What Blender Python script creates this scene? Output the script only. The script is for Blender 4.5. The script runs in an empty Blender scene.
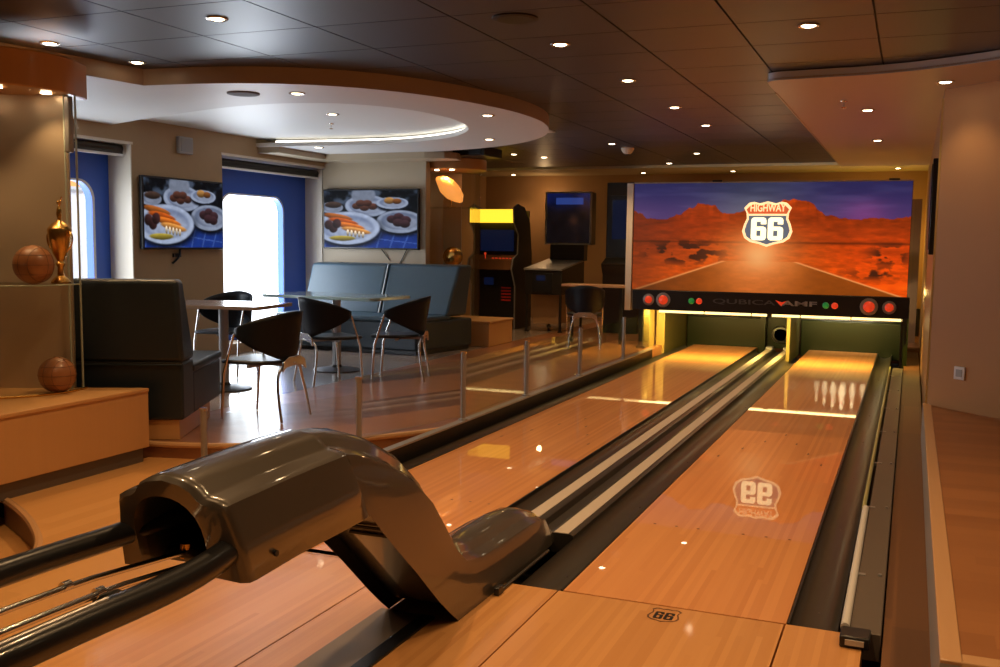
import bpy, math, random
import numpy as np
from mathutils import Vector, Matrix
S = bpy.context.scene
C = S.collection
random.seed(7)
PI = math.pi

# ------------------------------------------------------------------ camera, world, exposure
F_PX, YAW, PITCH, ROLL, CAM_H = 1003.72, .38710, .10190, .0130, 1.4671
cy, sy, cp, sp = math.cos(YAW), math.sin(YAW), math.cos(PITCH), math.sin(PITCH)
fw = Vector((-sy * cp, cy * cp, -sp)); rt = Vector((cy, sy, 0)); up = rt.cross(fw)
cr, sr = math.cos(ROLL), math.sin(ROLL)
rt, up = rt * cr + up * sr, up * cr - rt * sr
cd = bpy.data.cameras.new('camera'); cam = bpy.data.objects.new('camera', cd); C.objects.link(cam)
M = Matrix.Identity(4)
for i in range(3):
    M[i][0], M[i][1], M[i][2] = rt[i], up[i], -fw[i]
M[2][3] = CAM_H
cam.matrix_world = M
cd.sensor_width = 36; cd.lens = F_PX / 1000 * 36; cd.shift_y = .0123; cd.clip_start = .05
S.camera = cam
S.view_settings.view_transform = 'Standard'
S.view_settings.look = 'None'
S.view_settings.exposure = 0.2
S.view_settings.gamma = 1
S.view_settings.use_curve_mapping = False
w = bpy.data.worlds.new('daylight'); S.world = w; w.use_nodes = True
w.node_tree.nodes['Background'].inputs[0].default_value = (.90, .95, 1, 1)
w.node_tree.nodes['Background'].inputs[1].default_value = 3.0
S.cycles.max_bounces = 8
S.cycles.diffuse_bounces = 4
S.cycles.glossy_bounces = 4
S.cycles.transparent_max_bounces = 12
S.cycles.sample_clamp_indirect = 4

WARM = (1, .62, .29)
def area(name, loc, size, energy, col, direction, parent=None):
    d = bpy.data.lights.new(name, 'AREA'); d.shape = 'RECTANGLE'; d.size, d.size_y = size
    d.energy = energy; d.color = col
    o = bpy.data.objects.new(name, d); C.objects.link(o); o.location = loc
    o.rotation_euler = Vector(direction).to_track_quat('-Z', 'Y').to_euler()
    return o
# daylight falling in through the two ship windows
area('daylight_window', (-8.02, 10.95, 1.25), (1.45, 1.7), 56, (.84, .93, 1), (1, 0, .10))
area('daylight_window', (-8.02, 7.35, 1.25), (1.45, 1.7), 32, (.84, .93, 1), (1, -.1, .10))

# ------------------------------------------------------------------ materials
def nt(name):
    m = bpy.data.materials.new(name); m.use_nodes = True
    return m, m.node_tree, m.node_tree.nodes['Principled BSDF']
def node(t, kind, **kw):
    n = t.nodes.new(kind)
    for k, v in kw.items(): setattr(n, k, v)
    return n
def math_n(t, op, a, b=None):
    n = node(t, 'ShaderNodeMath', operation=op)
    for i, v in enumerate((a, b)):
        if v is None: continue
        if isinstance(v, (int, float)): n.inputs[i].default_value = v
        else: t.links.new(v, n.inputs[i])
    return n.outputs[0]
def plain(name, col, rough=.5, metal=0., coat=0., noise=0., scale=8., emit=None, estr=0., spec=None):
    m, t, b = nt(name)
    b.inputs['Base Color'].default_value = (*col, 1)
    b.inputs['Roughness'].default_value = rough
    b.inputs['Metallic'].default_value = metal
    b.inputs['Coat Weight'].default_value = coat
    b.inputs['Coat Roughness'].default_value = .06
    if spec is not None: b.inputs['Specular IOR Level'].default_value = spec
    if noise:
        tc = node(t, 'ShaderNodeTexCoord'); n = node(t, 'ShaderNodeTexNoise')
        n.inputs['Scale'].default_value = scale; n.inputs['Detail'].default_value = 6
        t.links.new(tc.outputs['Object'], n.inputs['Vector'])
        r = node(t, 'ShaderNodeMapRange'); r.inputs[3].default_value = 1 - noise; r.inputs[4].default_value = 1 + noise
        t.links.new(n.outputs['Fac'], r.inputs[0])
        mx = node(t, 'ShaderNodeVectorMath', operation='SCALE'); mx.inputs[0].default_value = col
        t.links.new(r.outputs[0], mx.inputs['Scale']); t.links.new(mx.outputs[0], b.inputs['Base Color'])
    if emit:
        b.inputs['Emission Color'].default_value = (*emit, 1); b.inputs['Emission Strength'].default_value = estr
    return m
def wood(name, c1, c2, board=.024, length=1.4, axis='Y', rough=.12, grain=.25, coat=.5, gap=0., crough=.05, lumps=.0):
    """boards running along axis; each board its own tone plus a stretched grain"""
    m, t, b = nt(name)
    tc = node(t, 'ShaderNodeTexCoord'); sep = node(t, 'ShaderNodeSeparateXYZ')
    t.links.new(tc.outputs['Object'], sep.inputs[0])
    along, across = (sep.outputs['Y'], sep.outputs['X']) if axis == 'Y' else (sep.outputs['X'], sep.outputs['Y'])
    if axis == 'Z': along, across = sep.outputs['Z'], math_n(t, 'ADD', sep.outputs['X'], sep.outputs['Y'])
    ix = math_n(t, 'FLOOR', math_n(t, 'DIVIDE', across, board))
    wn = node(t, 'ShaderNodeTexWhiteNoise', noise_dimensions='1D'); t.links.new(ix, wn.inputs['W'])
    iy = math_n(t, 'FLOOR', math_n(t, 'ADD', math_n(t, 'DIVIDE', along, length), math_n(t, 'MULTIPLY', wn.outputs['Value'], 7.3)))
    cmb = node(t, 'ShaderNodeCombineXYZ'); t.links.new(ix, cmb.inputs[0]); t.links.new(iy, cmb.inputs[1])
    wn2 = node(t, 'ShaderNodeTexWhiteNoise', noise_dimensions='2D'); t.links.new(cmb.outputs[0], wn2.inputs['Vector'])
    mp = node(t, 'ShaderNodeCombineXYZ')
    t.links.new(math_n(t, 'MULTIPLY', along, 1.3), mp.inputs[0]); t.links.new(math_n(t, 'MULTIPLY', across, 28), mp.inputs[1])
    t.links.new(math_n(t, 'MULTIPLY', wn2.outputs['Value'], 40), mp.inputs[2])
    gn = node(t, 'ShaderNodeTexNoise'); gn.inputs['Scale'].default_value = 1.6; gn.inputs['Detail'].default_value = 5
    t.links.new(mp.outputs[0], gn.inputs['Vector'])
    f = math_n(t, 'ADD', math_n(t, 'MULTIPLY', wn2.outputs['Value'], 1 - grain), math_n(t, 'MULTIPLY', gn.outputs['Fac'], grain))
    mix = node(t, 'ShaderNodeMix', data_type='RGBA')
    mix.inputs[6].default_value = (*c1, 1); mix.inputs[7].default_value = (*c2, 1)
    t.links.new(f, mix.inputs[0])
    out = mix.outputs[2]
    if gap:
        fr = math_n(t, 'FRACT', math_n(t, 'DIVIDE', across, board))
        edge = math_n(t, 'GREATER_THAN', fr, gap)
        mg = node(t, 'ShaderNodeMix', data_type='RGBA'); mg.inputs[6].default_value = (*[v * .35 for v in c1], 1)
        t.links.new(edge, mg.inputs[0]); t.links.new(out, mg.inputs[7]); out = mg.outputs[2]
    t.links.new(out, b.inputs['Base Color'])
    b.inputs['Roughness'].default_value = rough
    b.inputs['Coat Weight'].default_value = coat; b.inputs['Coat Roughness'].default_value = crough
    return m
def glass(name, tint=(.95, .97, .96), gloss=.35):
    m = bpy.data.materials.new(name); m.use_nodes = True; t = m.node_tree
    t.nodes.remove(t.nodes['Principled BSDF'])
    tr = node(t, 'ShaderNodeBsdfTransparent'); tr.inputs[0].default_value = (*tint, 1)
    gl = node(t, 'ShaderNodeBsdfGlossy'); gl.inputs['Roughness'].default_value = .03
    lw = node(t, 'ShaderNodeFresnel'); lw.inputs[0].default_value = 1.45
    mx = node(t, 'ShaderNodeMixShader')
    t.links.new(math_n(t, 'MULTIPLY', lw.outputs[0], gloss), mx.inputs[0])
    t.links.new(tr.outputs[0], mx.inputs[1]); t.links.new(gl.outputs[0], mx.inputs[2])
    t.links.new(mx.outputs[0], t.nodes['Material Output'].inputs[0])
    return m
def printed(name, rough=.5, estr=0., base=1.):
    """artwork held in a colour attribute named art"""
    m, t, b = nt(name)
    a = node(t, 'ShaderNodeAttribute', attribute_name='art')
    sc = node(t, 'ShaderNodeVectorMath', operation='SCALE'); sc.inputs['Scale'].default_value = base
    t.links.new(a.outputs['Color'], sc.inputs[0]); t.links.new(sc.outputs[0], b.inputs['Base Color'])
    t.links.new(a.outputs['Color'], b.inputs['Emission Color'])
    b.inputs['Emission Strength'].default_value = estr; b.inputs['Roughness'].default_value = rough
    return m

m_lane = wood('lane maple', (.58, .222, .064), (.74, .325, .108), .0236, 2.6, rough=.45, coat=.7, crough=.012)
m_appr = wood('approach maple', (.54, .24, .075), (.68, .335, .12), .0236, 2.2, rough=.30, coat=.5, crough=.05)
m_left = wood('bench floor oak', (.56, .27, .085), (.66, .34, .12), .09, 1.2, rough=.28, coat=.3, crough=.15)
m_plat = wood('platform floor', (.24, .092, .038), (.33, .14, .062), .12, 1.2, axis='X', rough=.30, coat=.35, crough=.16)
m_plat2 = wood('grey platform floor', (.26, .20, .16), (.33, .26, .215), .12, 1.2, axis='X', rough=.24, coat=.5, crough=.12)
m_side = wood('walnut strip', (.10, .038, .011), (.165, .066, .019), .13, 1.5, rough=.5, coat=0)
m_right = wood('right floor', (.25, .092, .027), (.34, .135, .042), .11, 1.3, axis='X', rough=.42, coat=.1, crough=.25)
m_bench = wood('oak veneer', (.56, .29, .105), (.62, .33, .125), .5, 3, axis='X', rough=.35, coat=.1, grain=.6)
m_nose = wood('oak nosing', (.52, .28, .13), (.60, .34, .16), .3, 3, rough=.35, grain=.7)
m_wallR = wood('pale veneer wall', (.56, .315, .14), (.60, .345, .16), .4, 4, axis='Z', rough=.45, grain=.7, coat=0)
m_wallR.node_tree.nodes['Principled BSDF'].inputs['Specular IOR Level'].default_value = .12
m_wallB = wood('brown veneer wall', (.34, .19, .085), (.39, .22, .10), .5, 4, axis='Z', rough=.4, grain=.6, coat=0)
m_wallL = plain('taupe wall', (.40, .27, .14), .55, noise=.04)
m_wallC = plain('cream wall', (.42, .335, .225), .5, noise=.03)
m_cream = plain('cream paint', (.72, .64, .52), .5)
m_ceil = plain("dark satin ceiling", (.080, .080, .094), .42, metal=.3)
m_joint = plain('ceiling joint', (.012, .012, .012), .6)
m_soff = plain('soffit paint', (.66, .64, .61), .52, noise=.02)
m_soffR = plain('right soffit paint', (.50, .37, .26), .4, noise=.02)
m_fasc = plain('soffit fascia', (.40, .31, .24), .4)
m_fascR = plain('metal fascia', (.62, .66, .72), .4, metal=.1)
m_cove = plain('cove white', (.85, .85, .82), .5)
m_blue = plain('blue window lining', (.028, .11, .56), .4)
m_black = plain('black plastic', (.012, .012, .013), .35)
m_blackg = plain('black gloss rubber', (.009, .009, .010), .28, coat=.3)
m_dark = plain('dark metal', (.04, .036, .032), .38, metal=.6)
m_gut = plain('gutter plastic', (.038, .031, .024), .34, coat=.05, spec=.35)
m_gutc = plain('gutter cap', (.028, .023, .019), .36, coat=.1)
m_strip = plain('cap strip', (.50, .42, .35), .45)
m_chrome = plain('chrome', (.78, .77, .75), .16, metal=1)
m_steel = plain('brushed steel', (.36, .35, .35), .36, metal=.55)
m_hood = plain('bronze gloss paint', (.066, .054, .043), .34, metal=.15, coat=.9, noise=.04, scale=60)
m_leather = plain('charcoal leather', (.012, .021, .030), .40, spec=.5, noise=.15, scale=30)
m_bleath = plain('blue grey leather', (.042, .080, .112), .38, noise=.08, scale=20)
m_seat = plain('black chair seat', (.012, .015, .019), .35)
m_shell = plain('black chair shell', (.008, .010, .014), .42, spec=.3)
m_tab = plain('table laminate', (.34, .27, .22), .22, coat=.5)
m_tab2 = plain('pale glass table', (.42, .55, .52), .12, coat=.6)
m_bulb = plain('lit lamp', (1, .9, .7), .4, emit=(1, .80, .52), estr=14)
m_bulbc = plain('lit cove lamp', (1, .95, .85), .4, emit=(1, .93, .80), estr=2.6)
m_bar = plain('lit lane bar', (1, .8, .4), .4, emit=(1, .74, .28), estr=2.1)
m_ring = plain('lamp ring', (.62, .56, .48), .25, metal=.8)
m_glass = glass('clear glass')
m_pane = glass('window pane', (.97, .98, 1), .2)
m_gold = plain('gold', (.75, .45, .13), .25, metal=1)
m_ball = plain('brown ball leather', (.34, .135, .05), .38, coat=.3, noise=.3, scale=14)
m_pin = plain('pin white', (.85, .82, .74), .3, coat=.4)
m_red = plain('red band', (.55, .03, .02), .35)
m_kick = plain('kickback cream', (.26, .19, .055), .5)
m_green = plain('dark pit cushion', (.009, .013, .003), .28, spec=.3)
m_grey = plain('grey plastic', (.42, .42, .42), .5)
m_kick2 = plain('kickback olive', (.05, .046, .012), .4)
m_white = plain('white enamel', (.80, .80, .80), .4)
m_orange = plain('orange canopy', (.85, .30, .05), .5)
m_redl = plain('red lamp', (.75, .06, .02), .3, emit=(1, .07, .02), estr=.35)
m_greenl = plain('green lamp', (.03, .40, .10), .3, emit=(.02, .5, .1), estr=.12)
m_marq = plain('lit yellow marquee', (1, .7, .05), .4, emit=(1, .55, .03), estr=1.5)
m_scrn = plain('dim blue screen', (.01, .015, .04), .15, emit=(.05, .12, .5), estr=.03)
m_ember = plain('amber glass with painted glare', (.85, .30, .06), .12, coat=1., emit=(1, .36, .07), estr=.8)  # no lamp: the emission paints in the glare of the case spot
m_backp = plain('bronze back panel', (.55, .44, .32), .32, metal=.45)
m_text = plain('grey lettering', (.30, .29, .28), .4)
m_textd = plain('dim lettering', (.10, .10, .10), .4)

# ------------------------------------------------------------------ mesh helpers
OFF = {}
class MB:
    def __init__(s): s.v = []; s.f = []
    def add(s, vs, fs):
        b = len(s.v); s.v += [tuple(v) for v in vs]; s.f += [tuple(b + i for i in f) for f in fs]; return s
    def box(s, x0, x1, y0, y1, z0, z1):
        return s.add([(x0, y0, z0), (x1, y0, z0), (x1, y1, z0), (x0, y1, z0), (x0, y0, z1), (x1, y0, z1), (x1, y1, z1), (x0, y1, z1)],
                     [(0, 3, 2, 1), (4, 5, 6, 7), (0, 1, 5, 4), (1, 2, 6, 5), (2, 3, 7, 6), (3, 0, 4, 7)])
    def loft(s, rings, closed=True, caps=True):
        n = len(rings[0]); vs = [p for r in rings for p in r]; fs = []
        for i in range(len(rings) - 1):
            for j in range(n if closed else n - 1):
                k = (j + 1) % n
                fs.append((i * n + j, i * n + k, (i + 1) * n + k, (i + 1) * n + j))
        if caps:
            fs.append(tuple(range(n))[::-1]); fs.append(tuple((len(rings) - 1) * n + j for j in range(n)))
        return s.add(vs, fs)
    def tube(s, pts, r, n=12, caps=True):
        pts = [Vector(p) for p in pts]; rs = r if isinstance(r, (list, tuple)) else [r] * len(pts)
        rings = []
        ref = None
        for i, p in enumerate(pts):
            d = (pts[min(i + 1, len(pts) - 1)] - pts[max(i - 1, 0)]).normalized()
            if ref is None:
                ref = Vector((0, 0, 1)) if abs(d.z) < .9 else Vector((1, 0, 0))
            a = (ref - d * ref.dot(d)).normalized(); b = d.cross(a); ref = a
            rings.append([p + (a * math.cos(2 * PI * k / n) + b * math.sin(2 * PI * k / n)) * rs[i] for k in range(n)])
        return s.loft(rings, True, caps)
    def cyl(s, p0, p1, r, r1=None, n=20): return s.tube([p0, p1], [r, r if r1 is None else r1], n)
    def lathe(s, prof, c=(0, 0, 0), n=28, a0=0, a1=2 * PI):
        full = abs(a1 - a0 - 2 * PI) < 1e-6; m = n if full else n + 1
        rings = [[(c[0] + r * math.cos(a0 + (a1 - a0) * k / n), c[1] + r * math.sin(a0 + (a1 - a0) * k / n), c[2] + z) for k in range(m)] for r, z in prof]
        return s.loft(rings, full, full and prof[0][0] > 1e-4)
    def prism(s, poly, z0, z1):
        n = len(poly); vs = [(x, y, z0) for x, y in poly] + [(x, y, z1) for x, y in poly]
        return s.add(vs, [tuple(range(n))[::-1], tuple(range(n, 2 * n))] + [(i, (i + 1) % n, n + (i + 1) % n, n + i) for i in range(n)])
    def prism_x(s, poly, x0, x1):
        n = len(poly); vs = [(x0, y, z) for y, z in poly] + [(x1, y, z) for y, z in poly]
        return s.add(vs, [tuple(range(n))[::-1], tuple(range(n, 2 * n))] + [(i, (i + 1) % n, n + (i + 1) % n, n + i) for i in range(n)])
    def prism_y(s, poly, y0, y1):
        n = len(poly); vs = [(x, y0, z) for x, z in poly] + [(x, y1, z) for x, z in poly]
        return s.add(vs, [tuple(range(n)), tuple(range(n, 2 * n))[::-1]] + [(i, n + i, n + (i + 1) % n, (i + 1) % n) for i in range(n)])
    def ball(s, c, r, n=20, sc=(1, 1, 1)):
        prof = [(max(1e-5, math.sin(PI * k / n)), -math.cos(PI * k / n)) for k in range(n + 1)]
        rings = [[(c[0] + sc[0] * r * q * math.cos(2 * PI * j / (2 * n)), c[1] + sc[1] * r * q * math.sin(2 * PI * j / (2 * n)), c[2] + sc[2] * r * z) for j in range(2 * n)] for q, z in prof]
        return s.loft(rings, True, False)
    def xf(s, mat):
        s.v = [tuple(mat @ Vector(v)) for v in s.v]; return s
    def build(s, name, mat, parent=None, smooth=True, bevel=0., seg=2):
        off = Vector((0, 0, 0))
        if parent is not None: off = OFF.get(parent.name, Vector((0, 0, 0)))
        me = bpy.data.meshes.new(name)
        me.from_pydata([tuple(Vector(v) - off) for v in s.v], [], s.f); me.update()
        import bmesh
        bm = bmesh.new(); bm.from_mesh(me); bmesh.ops.remove_doubles(bm, verts=bm.verts, dist=1e-6)
        bmesh.ops.recalc_face_normals(bm, faces=bm.faces); bm.to_mesh(me); bm.free()
        me.materials.append(mat)
        if smooth:
            me.shade_smooth(); me.set_sharp_from_angle(angle=math.radians(38))
        o = bpy.data.objects.new(name, me); C.objects.link(o)
        if parent is not None: o.parent = parent; OFF[o.name] = off
        if bevel:
            b = o.modifiers.new('bevel', 'BEVEL'); b.width = bevel; b.segments = seg; b.limit_method = 'ANGLE'; b.angle_limit = math.radians(40)
        return o
def tag(o, label, cat, group=None, kind=None):
    if label: o['label'] = label
    if cat: o['category'] = cat
    if group: o['group'] = group
    if kind: o['kind'] = kind
    return o
def thing(name, label, cat, loc=(0, 0, 0), rz=0., group=None):
    o = bpy.data.objects.new(name, None); C.objects.link(o); o.location = loc; o.rotation_euler = (0, 0, rz)
    o.empty_display_size = .1
    OFF[o.name] = Vector(loc) if rz == 0 else Vector((0, 0, 0))
    return tag(o, label, cat, group)
def dup(root, loc, rz, label, group=None):
    r = root.copy(); C.objects.link(r); r.location = loc; r.rotation_euler = (0, 0, rz); r['label'] = label
    if group: r['group'] = group
    for ch in list(root.children):
        c = ch.copy(); C.objects.link(c); c.parent = r
        for g in list(ch.children):
            d = g.copy(); C.objects.link(d); d.parent = c
    return r
def struct(name, mb, mat, parent=None, **k):
    o = mb.build(name, mat, parent, **k)
    if parent is None: o['kind'] = 'structure'
    return o
def art_grid(name, W, H, fn, frame, mat, parent):
    """a grid of W x H cells painted by fn(u, v); frame(u, v) gives the place of a point"""
    u, v = np.meshgrid(np.linspace(0, 1, W + 1), np.linspace(0, 1, H + 1))
    cols = fn(u, v).reshape(-1, 3)
    off = OFF.get(parent.name, Vector((0, 0, 0)))
    vs = [tuple(Vector(frame(a, b)) - off) for a, b in zip(u.ravel(), v.ravel())]
    fs = [(j * (W + 1) + i, (j + 1) * (W + 1) + i, (j + 1) * (W + 1) + i + 1, j * (W + 1) + i + 1) for j in range(H) for i in range(W)]
    me = bpy.data.meshes.new(name); me.from_pydata(vs, [], fs)
    lin = np.where(cols <= .04045, cols / 12.92, ((cols + .055) / 1.055) ** 2.4)
    ca = me.color_attributes.new('art', 'FLOAT_COLOR', 'POINT')
    ca.data.foreach_set('color', np.concatenate([lin, np.ones((len(lin), 1))], 1).astype(np.float32).ravel())
    me.materials.append(mat)
    o = bpy.data.objects.new(name, me); C.objects.link(o); o.parent = parent
    return o
def text(name, s, size, mat, parent, loc, width=None, extrude=.003, shear=0., bold=0., rot=(PI / 2, 0, 0)):
    cu = bpy.data.curves.new(name, 'FONT'); cu.body = s; cu.size = size; cu.extrude = extrude; cu.shear = shear; cu.offset = bold
    cu.align_x = 'CENTER'; cu.align_y = 'CENTER'
    t = bpy.data.objects.new(name + '_tmp', cu); C.objects.link(t)
    bpy.context.view_layer.update()
    me = bpy.data.meshes.new_from_object(t.evaluated_get(bpy.context.evaluated_depsgraph_get()))
    bpy.data.objects.remove(t)
    xs = [v.co.x for v in me.vertices]; k = 1 if width is None else width / (max(xs) - min(xs))
    R = Matrix.Translation(Vector(loc) - OFF.get(parent.name, Vector((0, 0, 0)))) @ (Matrix.Rotation(rot[2], 4, 'Z') @ Matrix.Rotation(rot[0], 4, 'X')) @ Matrix.Diagonal((k, 1, 1, 1))
    me.transform(R); me.materials.clear(); me.materials.append(mat)
    o = bpy.data.objects.new(name, me); C.objects.link(o); o.parent = parent
    return o
def arc(cx, cy, r, a0, a1, n, ry=None):
    return [(cx + r * math.cos(a0 + (a1 - a0) * k / n), cy + (ry or r) * math.sin(a0 + (a1 - a0) * k / n)) for k in range(n + 1)]
def smoothpts(pts, it=3):
    for _ in range(it):
        q = [pts[0]]
        for a, b in zip(pts, pts[1:]):
            q += [tuple(.75 * x + .25 * y for x, y in zip(a, b)), tuple(.25 * x + .75 * y for x, y in zip(a, b))]
        pts = q + [pts[-1]]
    return pts

HP = .105           # height of the seating platform
YS = 13.0           # plane of the masking unit
# ------------------------------------------------------------------ room shell
struct('floor', MB().box(-9, 4, -4.2, 18.4, -.32, -.22), m_dark)
appr = MB()
cut = [(-4.7, 4.10), (-4.50, 4.00), (-4.25, 3.86), (-3.97, 3.66), (-3.80, 3.51), (-3.70, 3.37), (-3.68, 3.1), (-3.68, -4)]
appr.prism([(-2.95, -4), (-2.95, 3.945), (-3.135, 3.945), (-3.135, 6.9), (-4.7, 5.5)] + cut, -.2, 0)
struct('floor_bench_side', appr, m_left)
struct('floor_approach', MB().box(-2.95, -2.095, -4, 3.936, -.2, 0).box(-2.089, -1.326, -4, 3.936, -.2, 0).box(-2.95, -2.093, 3.93, 4.0, -.2, 0).box(-1.319, -.392, -4, 3.935, -.2, 0).box(-.384, -.10, -4, 3.94, -.2, 0), m_appr, smooth=False)
struct('trim_nosing_curve', MB().tube(smoothpts([(x, y, -.012) for x, y in cut[:-1]], 2), .022, 8), m_nose)
struct('floor_lower_left', MB().box(-9, -3.7, -4, 4.2, -.24, -.16), m_left)
struct('trim_lower_riser', MB().loft([[(x, y, -.17) for x, y in cut], [(x, y, -.02) for x, y in cut]], False, False), m_fasc)
# platform
pl = [(-7.6, 5.25), (-5.2, 5.25), (-4.73, 5.27), (-4.34, 5.37), (-3.97, 5.56), (-3.68, 5.82), (-3.42, 6.17), (-3.24, 6.45), (-3.115, 6.72)]
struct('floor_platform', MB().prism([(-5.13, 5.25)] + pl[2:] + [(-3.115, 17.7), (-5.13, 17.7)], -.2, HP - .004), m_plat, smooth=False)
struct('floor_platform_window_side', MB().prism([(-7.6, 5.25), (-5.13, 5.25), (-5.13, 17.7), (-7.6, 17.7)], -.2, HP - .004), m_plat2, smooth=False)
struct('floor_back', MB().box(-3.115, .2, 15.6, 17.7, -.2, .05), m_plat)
struct('trim_platform_nosing', MB().tube([(x, y, HP - .014) for x, y in smoothpts(pl[1:], 2)], .02, 8), m_nose)
struct('trim_gutter_rail', MB().box(-3.13, -3.085, 4.0, 12.85, -.2, HP + .004), plain('rail black', (.008, .008, .008), .4, spec=.15), smooth=False)
struct('trim_gutter_rail_edge', MB().box(-3.14, -3.080, 4.0, 12.85, HP + .004, HP + .016), m_steel, smooth=False)
# right side
m_steelpaint = plain('grey kerb face', (.34, .31, .29), .45)
struct('floor_walnut_strip', MB().box(-.03, .15, -4, 15.5, -.2, -.012), m_side)
FR = .27
struct('floor_right', MB().prism([(.19, 3.2), (3.4, 3.2), (3.4, 9), (.19, 9)], 0, FR - .01), m_right)
struct('trim_right_kerb', MB().box(.135, .150, 3.12, 8.5, -.05, FR - .012).box(.150, 3.4, 3.12, 3.14, -.05, FR - .012), m_steelpaint)
struct('trim_right_nosing', MB().box(.135, .195, 3.12, 8.45, FR - .014, FR).box(.195, 3.4, 3.12, 3.19, FR - .014, FR), m_nose, bevel=.004)
struct('floor_behind_right', MB().box(.15, 3.4, -4, 3.11, -.2, -.01), m_side)
# walls
XL, YT = -7.5, 11.95
struct('wall_left', MB().box(XL - .6, XL, -4, 5.6, -.2, 2.8).box(XL - .6, XL, 8.27, 9.74, -.2, 2.8).box(XL - .6, XL, 5.6, 8.27, 2.44, 2.8).box(XL - .6, XL, 9.74, YT, 2.46, 2.8)
       .box(XL - .6, XL, 5.6, 8.27, -.2, .22).box(XL - .6, XL, 9.74, YT, -.2, .22), m_wallL, smooth=False)
struct('wall_television', MB().box(XL - .6, -5.95, YT, YT + .12, -.2, 2.8), m_wallC, smooth=False)
struct('trim_wall_joint', MB().box(-7.545, -7.53, YT - .006, YT, HP, 2.6), m_joint)
struct('trim_window_jamb', MB().box(XL - .45, XL - .002, 8.255, 8.27, .22, 2.44).box(XL - .45, XL - .03, 11.935, YT, .22, 2.46), m_cream)
struct('trim_window_lintel', MB().box(XL - .4, XL + .006, 5.6, 8.285, 2.43, 2.455).box(XL - .4, XL + .006, 9.73, 11.95, 2.45, 2.475), m_cream)
struct('wall_back', MB().box(-7.6, .6, 17.6, 17.75, -.2, 2.8), m_wallB)
struct('wall_back_left', MB().box(-7.62, -7.5, 12.0, 17.7, -.2, 2.8), m_wallB)
struct('wall_right_side', MB().box(.165, .30, 8.42, 17.7, -.2, 2.8), m_wallB)
wr = [(.165, 8.4), (1.25, 7.35), (3.4, 5.2), (3.4, 5.45), (1.35, 7.5), (.30, 8.52)]
struct('wall_right', MB().prism(wr, -.2, 2.8), m_wallR, smooth=False)
struct('wall_right_near', MB().box(3.4, 3.55, -4.1, 5.5, -.2, 2.8), m_wallR)
struct('wall_behind', MB().box(-8, 3.5, -4.25, -4.1, -.3, 2.8), m_wallB)
struct('wall_edge_painted_light', MB().box(.150, .166, 8.44, 8.47, 0, 2.6), plain('painted edge light', (.75, .58, .25), .4))  # yellow strip paints the light catching the wall's edge
struct('baseboard_back', MB().box(-3.1, .16, 17.55, 17.6, 0, .5), m_dark)

# ceiling: one mesh of satin panels with open joints over a dark backing
struct('ceiling_backing', MB().box(-8, 3.6, -4.2, 17.8, 2.735, 2.8), m_joint)
xs = [-8, -7.4, -6.59, -5.77, -4.95, -4.13, -3.32, -2.45, -1.65, -1.0, -.25, .55, 1.35, 2.15, 2.95, 3.6]
ys = [-4.2 + 0, -3.1, -2.4, -1.7, -1.0, -.3, .4, 1.1, 1.8, 2.45, 3.12, 3.81, 4.5, 5.2, 5.9, 6.57, 7.25, 7.95, 8.65, 9.35, 10.05, 10.75, 11.45, 12.15, 12.85, 13.55, 14.25, 14.95, 15.8]
tiles = MB()
for a, b in zip(xs, xs[1:]):
    for c, d in zip(ys, ys[1:]):
        tiles.box(a + .006, b - .006, c + .0045, d - .0045, 2.72, 2.74)
struct('ceiling', tiles, m_ceil, smooth=False)
struct('trim_ceiling_edge', MB().box(-7.4, -1.0, 15.78, 15.84, 2.685, 2.74), m_soff)
struct('ceiling_rear', MB().box(-7.6, .4, 15.84, 17.7, 2.705, 2.74), plain('rear ceiling paint', (.42, .33, .2), .7, spec=.1))

# left soffit: outline, underside with an oval recess, fascia
SZ = 2.60
rim = [(-5.60, 4.4), (-5.53, 4.93), (-5.41, 5.65), (-5.36, 6.05)]
rim2 = smoothpts([(-5.36, 6.05), (-4.62, 6.14), (-4.03, 6.44), (-3.62, 6.95), (-3.36, 7.60), (-3.22, 8.35), (-3.27, 9.2), (-3.62, 10.15), (-4.2, 10.85), (-4.9, 11.3), (-5.6, 11.5)], 3)
rec = smoothpts([(-7.5, 8.0), (-6.6, 7.62), (-5.5, 7.22), (-4.9, 7.16), (-4.4, 7.32), (-4.08, 7.75), (-3.96, 8.4), (-4.05, 9.05), (-4.3, 9.6), (-4.75, 10.1), (-5.6, 10.5), (-6.5, 10.47), (-7.2, 10.40), (-7.5, 10.40)], 2)
edge = [(-7.5, 3.2), (-5.75, 3.2)] + rim + rim2[1:] + [(-5.95, 11.6), (-5.95, 11.95), (-7.5, 11.95)]
def ring_face(mb, outer, inner, z):
    import bmesh
    bm = bmesh.new()
    def loop(p):
        vs = [bm.verts.new((x, y, z)) for x, y in p]
        return [bm.edges.new((vs[i], vs[(i + 1) % len(vs)])) for i in range(len(vs))]
    e = loop(outer) + loop(inner)
    bmesh.ops.triangle_fill(bm, use_beauty=True, use_dissolve=False, edges=e)
    bm.verts.index_update()
    mb.add([v.co[:] for v in bm.verts], [[v.index for v in f.verts] for f in bm.faces]); bm.free(); return mb
sf = MB()
import bmesh as _b
_bm = _b.new(); _vs = [_bm.verts.new((x, y, SZ)) for x, y in edge + rec[::-1]]
_b.ops.triangle_fill(_bm, use_beauty=True, use_dissolve=False, edges=[_bm.edges.new((_vs[i], _vs[(i + 1) % len(_vs)])) for i in range(len(_vs))])
_bm.verts.index_update(); sf.add([v.co[:] for v in _bm.verts], [[v.index for v in f.verts] for f in _bm.faces]); _bm.free()
sf.loft([[(x, y, SZ) for x, y in rec], [(x, y, SZ + .045) for x, y in rec]], False, False)
struct('ceiling_soffit', sf, m_soff)
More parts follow.
